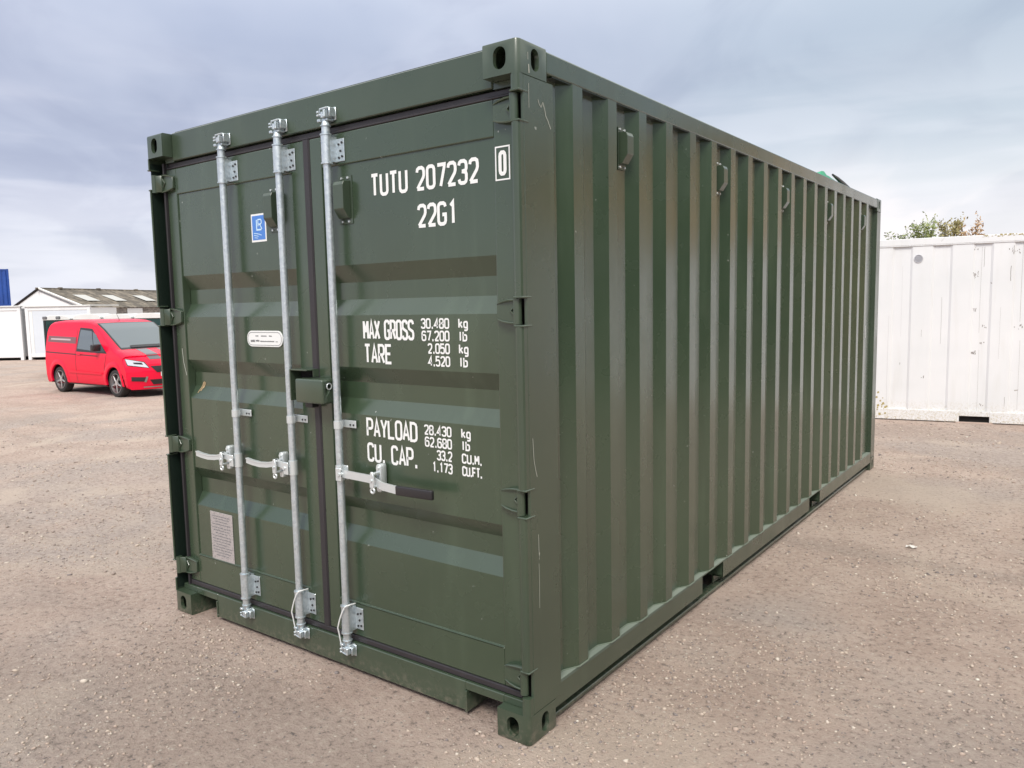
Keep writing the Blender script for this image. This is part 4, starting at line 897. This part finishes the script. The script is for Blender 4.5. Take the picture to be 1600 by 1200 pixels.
roofgrid(Bc, ze, zr, out_); roofgrid(A, ze, zr, nin); roof = p.build('roof', M['roof'], bn)
p = MB(); p.tube([(pk.x-rv.x*.3, pk.y-rv.y*.3, zr+.09), (pk.x+rv.x*LEN, pk.y+rv.y*LEN, zr+.09)], .06, 6)
for t in (2.0, 6.0, 10.5, 15.5): p.box(-.16, .16, -.12, .12, 0, .14, .02, mat=Matrix.Translation((pk.x+rv.x*t, pk.y+rv.y*t, zr+.06)))
p.build('ridge_cap', M['roof'], roof)
for s0 in (1.6, 4.6, 8.2, 12.2):                    # skylights
    p = MB(); eo = Bc; 
    def sl(u, t): return (eo.x+(pk.x-eo.x)*u+rv.x*t, eo.y+(pk.y-eo.y)*u+rv.y*t, ze+(zr-ze)*u+.115)
    p.quad(sl(.26, s0), sl(.26, s0+1.3), sl(.62, s0+1.3), sl(.62, s0)); p.build('skylight', M['skylight'], roof)
p = MB(); p.tube([(A.x-rv.x*.06-ax.x*.2, A.y-rv.y*.06-ax.y*.2, ze-.02), (pk.x-rv.x*.07, pk.y-rv.y*.07, zr+.10)], .06, 5); p.build('barge_board', M['black'], bn)
p = MB(); p.tube([(Bc.x-rv.x*.07+ax.x*.2, Bc.y-rv.y*.07+ax.y*.2, ze-.02), (pk.x-rv.x*.07, pk.y-rv.y*.07, zr+.10)], .07, 5); p.build('barge_board', M['white_roof'], bn)
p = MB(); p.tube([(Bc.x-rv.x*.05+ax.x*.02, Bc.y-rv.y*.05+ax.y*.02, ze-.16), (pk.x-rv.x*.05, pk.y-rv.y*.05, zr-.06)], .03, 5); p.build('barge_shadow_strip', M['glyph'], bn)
for t, w, mt in ((.8, 1.3, 'white_roof'), (4.6, 1.8, 'cabin'), (9.0, 1.8, 'cabin')):
    p = MB(); q0 = Bc+out_*.03; p.quad(P3(q0, 1.2, t), P3(q0, 1.2, t+w), P3(q0, 1.98, t+w), P3(q0, 1.98, t)); p.build('window', M[mt], bn)
# row of dark green units with domed white tops
uA = Vector((-22.95, 8.97)); uB = Vector((-19.93, 11.27)); ud = (uB-uA).normalized(); 
for k in range(5):
    q = uA+ud*(.04+k*.98); lab = ['end dark green storage unit with white top, nearest the pale grey panelled cabin', 'second dark green storage unit from the cabin end of its row', 'middle dark green storage unit of the row behind the red van', 'fourth dark green storage unit from the cabin end of its row', 'last dark green storage unit of the row, nearest the green container'][k]
    u = thing('storage_unit', lab, 'storage unit', (q.x, q.y, gh(q.x, q.y)), math.atan2(ud.y, ud.x), 'dark green units behind the van')
    p = MB(); p.box(0, .86, 0, .95, .03, 1.795, .012)
    for j in range(4): p.box(.10+j*.19, .16+j*.19, -.012, .0, .1, 1.66, .004)
    p.build('body', M['darkgreen'], u)
    hh = [0, .05, .02, .04, .03][k]
    p = MB(); p.prism([(-.01, 1.7955), (.87, 1.7955), (.875, 1.84+hh*.6), (.80, 1.91+hh*.6), (.62, 1.945+hh*.6), (.25, 1.945+hh*.6), (.06, 1.91+hh*.6), (-.015, 1.84+hh*.6)], 'y', -.03, .98, .01); p.build('roof', M['white_roof'], u)
# assorted clutter showing over the van: two small grey lumps on poles by the first units
for k, (dx_, dy_, lab) in enumerate(((.20, .0, 'small dark grey lamp on the edge of the end green storage unit'), (.62, .0, 'small dark grey lamp between the first two green units'))):
    q = uA+ud*(dx_+.04); c_ = thing('work_lamp', lab, 'lamp', (q.x+.13, q.y-.18, gh(q.x, q.y)), math.atan2(ud.y, ud.x))
    p = MB(); p.tube([(0, 0, 0), (0, 0, 1.80)], .022, 6); p.build('pole', M['black'], c_)
    p = MB(); p.box(-.06, .06, -.05, .05, 1.82, 1.92, .02); p.build('head', M['glyph'], c_)

# ------------------------------------------------------------------ red van
van = thing('van', 'red panel van with grey bonnet stripes parked in front of the white cabins', 'van', (-17.05, 6.93, -.33), R(1.7))
# van axes: x forward from the rear axle contact, near side is -y, track half = .78; origin is the near rear tyre contact
VW = .905; YC = .80                      # centre line at y = +YC
RB, FO, WB = -.72, .88, 2.66             # rear x, front overhang, wheelbase
XF = WB+FO
def interp(x, tab):
    if x <= tab[0][0]: return tab[0][1]
    for (a, u), (b, v) in zip(tab, tab[1:]):
        if x <= b:
            t = (x-a)/(b-a); return u+(v-u)*t
    return tab[-1][1]
TOP = [(-.74, 1.60), (-.71, 1.69), (-.62, 1.76), (-.45, 1.80), (0, 1.835), (1.0, 1.84), (1.45, 1.815), (1.72, 1.755), (2.0, 1.60), (2.3, 1.40), (2.62, 1.185), (2.72, 1.13), (2.95, 1.075), (3.2, 1.005), (3.38, .93), (3.50, .84), (3.54, .78)]
def wz(z):                                # half width by height
    return interp(z, [(.18, .80), (.26, .875), (.45, .905), (.75, .912), (.98, .900), (1.10, .885), (1.40, .838), (1.62, .790), (1.80, .73)])
def deform(x, y, z):
    t = max(0, (x-2.75)/.79); yy = abs(y)/VW
    x2 = x-(t**1.3)*.36*yy**2.6-(.10*max(0, (z-.62))/.4 if x > 3.3 else 0)*t
    if z < .42 and x > 3.3: x2 -= .05*(.42-z)/.2
    rr = max(0, (-.45-x)/.29); x2 += rr*.10*yy**3+rr*.06*max(0, (z-1.0)/.8)
    return (x2, y+YC, z)
def ring(x, n1=26, n2=5, n3=7):
    T = interp(x, TOP); r = min(.115, (T-.2)*.22) if x < 1.6 else .11; B = .24 if x < 3.3 else .24-.04*(x-3.3)/.2; pts = []
    zs_ = T-r
    for i in range(n1+1): z = B+(zs_-B)*i/n1; pts.append((wz(z), z))
    w0 = wz(zs_); ws = wz(T)-.0
    for i in range(1, n2+1): a = math.pi/2*i/n2; pts.append((w0-(w0-(w0-r*1.0))*(1-math.cos(a)), zs_+r*math.sin(a)*.92))
    yl, zl = pts[-1]
    for i in range(1, n3+1): t = i/n3; pts.append((yl*(1-t), zl+(T-zl)*math.sin(t*math.pi/2)))
    return pts
XS_ = [-.74, -.725, -.70, -.65] + [-.60+.05*k for k in range(84)]
XS_ = [x for x in XS_ if x < 3.48]+[3.48, 3.51, 3.54]
p = MB(); rows = []
for x in XS_:
    h = ring(x); full = [(-a, z) for a, z in h]+[(a, z) for a, z in h[::-1][1:]]; rows.append([deform(x, a, z) for a, z in full])
p.grid(rows)
for x, flip in ((XS_[0], 0), (XS_[-1], 1)):           # end caps as curved grids
    h = ring(x); p.grid([[deform(x, -a+2*a*j/12, z) for j in range(13)] for a, z in h[:-1]])
h0 = [deform(x, a*s, ring(x)[0][1]) for x in XS_ for a, s in ((ring(x)[0][0], -1), (ring(x)[0][0], 1))]
p.grid([[deform(x, -ring(x)[0][0], ring(x)[0][1]), deform(x, ring(x)[0][0], ring(x)[0][1])] for x in XS_])
bmesh.ops.remove_doubles(p.bm, verts=p.bm.verts[:], dist=.0008); bmesh.ops.recalc_face_normals(p.bm, faces=p.bm.faces[:])
body = p.build('body', M['red'], van, smooth=38)
bmv = bmesh.new(); bmv.from_mesh(body.data)
kill = []
for f in bmv.faces:
    c_ = f.calc_center_median()
    if abs(c_.y-YC) > .62 and any((c_.x-xc)**2+(c_.z-.335)**2 < .415**2 for xc in (0, WB)): kill.append(f)
bmesh.ops.delete(bmv, geom=kill, context='FACES'); bmv.to_mesh(body.data); bmv.free()
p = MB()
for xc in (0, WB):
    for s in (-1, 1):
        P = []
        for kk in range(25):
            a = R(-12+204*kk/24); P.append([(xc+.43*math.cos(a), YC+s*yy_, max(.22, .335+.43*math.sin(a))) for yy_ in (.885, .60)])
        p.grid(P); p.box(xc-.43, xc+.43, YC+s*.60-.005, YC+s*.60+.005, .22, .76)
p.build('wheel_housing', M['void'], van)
try:
    body.data.polygons.foreach_set('use_smooth', [True]*len(body.data.polygons)); body.data.set_sharp_from_angle(angle=R(38))
except Exception: pass
def sidepatch(name, mat, poly, off=.004, side=-1, par=van, nx=10, nz=6):
    """quad patch (x0,z0)(x1,z0')(x1,z1')(x0,z1) laid on the body side"""
    p = MB(); (a, b, c, d) = poly; P = []
    for i in range(nx+1):
        u = i/nx; row = []
        for j in range(nz+1):
            v = j/nz; x = (a[0]*(1-u)+b[0]*u)*(1-v)+(d[0]*(1-u)+c[0]*u)*v; z = (a[1]*(1-u)+b[1]*u)*(1-v)+(d[1]*(1-u)+c[1]*u)*v
            q = deform(x, side*(wz(z)+off), z); row.append(q)
        P.append(row)
    p.grid(P); return p.build(name, mat, par, smooth=60)
def frontpatch(name, mat, poly, off=.006, par=van, nx=8, nz=4):
    p = MB(); (a, b, c, d) = poly; P = []
    for i in range(nx+1):
        u = i/nx; row = []
        for j in range(nz+1):
            v = j/nz; y = (a[0]*(1-u)+b[0]*u)*(1-v)+(d[0]*(1-u)+c[0]*u)*v; z = (a[1]*(1-u)+b[1]*u)*(1-v)+(d[1]*(1-u)+c[1]*u)*v
            q = deform(3.54, y, z); row.append((q[0]+off, q[1], q[2]))
        P.append(row)
    p.grid(P); return p.build(name, mat, par, smooth=60)
def toppatch(name, mat, x0, x1, y0, y1, off=.006, n=10, m_=8, par=van, taper=0):
    p = MB(); P = []
    for i in range(n+1):
        x = x0+(x1-x0)*i/n; hr = ring(x); row = []
        for j in range(m_+1):
            y = y0+(y1-y0)*j/m_; y *= 1-taper*(1-i/n)
            ay = abs(y); best = [(a, z) for a, z in hr[30:]]; best = sorted(best)
            z = interp(ay, best); q = deform(x, y, z); row.append((q[0]+off*.6, q[1], q[2]+off))
        P.append(row)
    p.grid(P); return p.build(name, mat, par, smooth=60)
for s in (-1, 1):
    wnd = sidepatch('door_window', M['glass'], ((.98, 1.13), (1.78, 1.085), (1.60, 1.56), (1.06, 1.60)), .006, s)
    sidepatch('quarter_window', M['glass'], ((1.80, 1.085), (2.30, 1.07), (1.82, 1.48), (1.64, 1.55)), .006, s)
    sidepatch('window_surround', M['black'], ((.93, 1.06), (2.38, 1.03), (1.60, 1.62), (1.01, 1.65)), .003, s)
    sidepatch('slide_rail', M['black'], ((-.70, 1.015), (1.95, .955), (1.95, .975), (-.70, 1.04)), .006, s)
    sidepatch('sill_trim', M['black'], ((.42, .235), (2.24, .235), (2.24, .27), (.42, .27)), .004, s)
    sidepatch('side_moulding', M['red'], ((.55, .53), (2.1, .52), (2.15, .56), (.55, .60)), .022, s)
    sidepatch('door_gap', M['black'], ((.90, .30), (.912, .30), (.912, 1.66), (.90, 1.66)), .003, s, nz=12)
    sidepatch('door_gap', M['black'], ((2.22, .62), (2.232, .62), (2.36, 1.02), (2.348, 1.02)), .003, s)
    sidepatch('door_gap', M['black'], ((-.62, 1.09), (-.612, 1.09), (-.54, 1.62), (-.548, 1.62)), .003, s)
    sidepatch('side_banner', M['banner'], ((-.60, 1.29), (.88, 1.25), (.88, 1.41), (-.56, 1.44)), .004, s)
    sidepatch('banner_print', M['bannertext'], ((-.40, 1.34), (.62, 1.325), (.62, 1.365), (-.38, 1.38)), .006, s)
    sidepatch('door_handle', M['red'], ((1.0, .985), (1.18, .98), (1.18, 1.01), (1.0, 1.015)), .03, s)
toppatch('windscreen', M['glass'], 1.74, 2.66, -.69, .69, .006, 14, 12)
toppatch('windscreen_surround', M['black'], 1.70, 2.74, -.735, .735, .003, 14, 12)
toppatch('wiper', M['black'], 2.60, 2.69, -.45, .60, .02, 4, 10)
for s in (-1, 1): toppatch('bonnet_stripe', M['stripe'], 2.76, 3.44, s*.12, s*.40, .004)
frontpatch('grille', M['black'], ((-.34, .585), (.34, .585), (.46, .735), (-.46, .735)), .010)
frontpatch('lower_grille', M['black'], ((-.42, .30), (.42, .30), (.50, .42), (-.50, .42)), .008)
frontpatch('number_plate', M['white_text'], ((-.26, .49), (.26, .49), (.26, .59), (-.26, .59)), .02)
frontpatch('splitter', M['rim'], ((-.62, .235), (.62, .235), (.62, .262), (-.62, .262)), .03)
for s in (-1, 1):
    hl = frontpatch('headlight', M['lampglass'], ((s*.50, .700), (s*.86, .775), (s*.885, .915), (s*.58, .83)), .014)
    frontpatch('headlight_surround', M['black'], ((s*.48, .690), (s*.87, .760), (s*.892, .930), (s*.56, .845)), .008)
    frontpatch('indicator_lens', M['rimdark'], ((s*.60, .775), (s*.76, .80), (s*.77, .835), (s*.62, .825)), .018)
    frontpatch('fog_lamp', M['black'], ((s*.60, .38), (s*.83, .40), (s*.83, .50), (s*.56, .48)), .010)
    frontpatch('fog_lamp_bezel', M['rim'], ((s*.57, .36), (s*.61, .37), (s*.57, .50), (s*.53, .49)), .014)
    p = MB(); y_ = YC+s*.96; mt = Matrix.Translation((2.02, y_, 1.12))
    p.box(-.07, .07, -.11, .11, -.03, .13, .03, 3, mat=mt); p.box(-.02, .03, min(-s*.16, -s*.08), max(-s*.16, -s*.08), -.05, .0, .01, 1, mat=mt); p.build('wing_mirror', M['black'], van, smooth=50)
    # wheel arches
    for xc in (0, WB):
        p = MB(); P = []
        for kk in range(17):
            a = R(-8+196*kk/16); q = []
            for rr_, of in ((.385, -.03), (.388, .010), (.41, .016), (.47, .012), (.52, -.001)):
                x = xc+rr_*math.cos(a); z = .335+rr_*math.sin(a); z = max(.24, z); q.append(deform(x, s*(wz(z)+of), z))
            P.append(q)
        p.grid(P); p.build('wheel_arch', M['red'], van, smooth=60)
def lathe(p, prof, cx, cz, n=40):
    P = []
    for k in range(n+1):
        a = 2*math.pi*k/n; P.append([(cx+r*math.cos(a), y, cz+r*math.sin(a)) for r, y in prof])
    p.grid(P)
for xc in (0, WB):
    for s in (-1, 1):
        yo = YC+s*.885; S = s
        wh = bpy.data.objects.new('wheel', None); C.objects.link(wh); wh.parent = van; wh.empty_display_size = .1
        p = MB(); lathe(p, [(.235, yo-S*.015), (.245, yo-S*.004), (.300, yo), (.318, yo-S*.012), (.328, yo-S*.045), (.328, yo-S*.18), (.315, yo-S*.205), (.24, yo-S*.21)], xc, .328); p.build('tyre', M['tyre'], wh, smooth=40)
        p = MB(); lathe(p, [(.222, yo-S*.006), (.238, yo-S*.006), (.238, yo-S*.02), (.218, yo-S*.05), (.205, yo-S*.16)], xc, .328); p.build('rim', M['rim'], wh, smooth=40)
        p = MB(); p.cyl((xc, yo-S*.075, .328), (xc, yo-S*.10, .328), .215, n=30); p.build('brake_disc', M['rimdark'], wh)
        p = MB()
        for kk in range(5):
            for da in (-.16, .16):
                a = 2*math.pi*kk/5+.3; mt = Matrix.Translation((xc, yo-S*.03, .328)) @ Matrix.Rotation(a, 4, 'Y'); mt2 = mt @ Matrix.Rotation(da*.5, 4, 'Y')
                p.box(.045, .222, -.012, .012, -.008+da*.12, .008+da*.12, .003, 1, mat=mt2)
        p.cyl((xc, yo-S*.045, .328), (xc, yo-S*.012, .328), .055, n=20); p.build('spokes', M['spoke'], wh)
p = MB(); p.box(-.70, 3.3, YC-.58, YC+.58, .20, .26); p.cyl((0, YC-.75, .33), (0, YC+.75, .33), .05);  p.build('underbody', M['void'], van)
p = MB(); p.tube([(1.50, YC-.05, 1.80), (1.36, YC-.05, 2.00)], [.008, .003], 6); p.build('aerial', M['black'], van)

# ------------------------------------------------------------------ small countable fittings: one object each
def islands(o, single, near=0.0):
    """split a part into its loose pieces (pieces closer than near stay together), as parts of the same parent"""
    me = o.data; n = len(me.vertices); par = list(range(n))
    def f(a):
        while par[a] != a: par[a] = par[par[a]]; a = par[a]
        return a
    for e in me.edges: par[f(e.vertices[0])] = f(e.vertices[1])
    if near:
        co = [v.co for v in me.vertices]
        for i in range(n):
            for j in range(i):
                if f(i) != f(j) and (co[i]-co[j]).length < near: par[f(i)] = f(j)
    groups = {}
    for p_ in me.polygons: groups.setdefault(f(p_.vertices[0]), []).append(p_)
    if len(groups) < 2: o.name = single; return
    for fs in groups.values():
        idx = {}; V = []; F = []
        for p_ in fs:
            for v in p_.vertices:
                if v not in idx: idx[v] = len(V); V.append(me.vertices[v].co[:])
            F.append([idx[v] for v in p_.vertices])
        m2 = bpy.data.meshes.new(single); m2.from_pydata(V, [], F); m2.materials.append(me.materials[0])
        q = bpy.data.objects.new(single, m2); C.objects.link(q); q.parent = o.parent
    bpy.data.objects.remove(o)
for o in list(C.objects):
    st = o.name.split('.')[0]
    if st == 'screws': islands(o, 'screw')
    elif st == 'bracket_bolts': islands(o, 'bolt')
    elif st == 'paint_scratch': islands(o, 'paint_scratch', .012)
    elif st == 'hinge_rib': islands(o, 'hinge_rib')
    elif st == 'lettering' and len(o.data.vertices) > 60 and o.get('label', '').startswith('white words'): pass
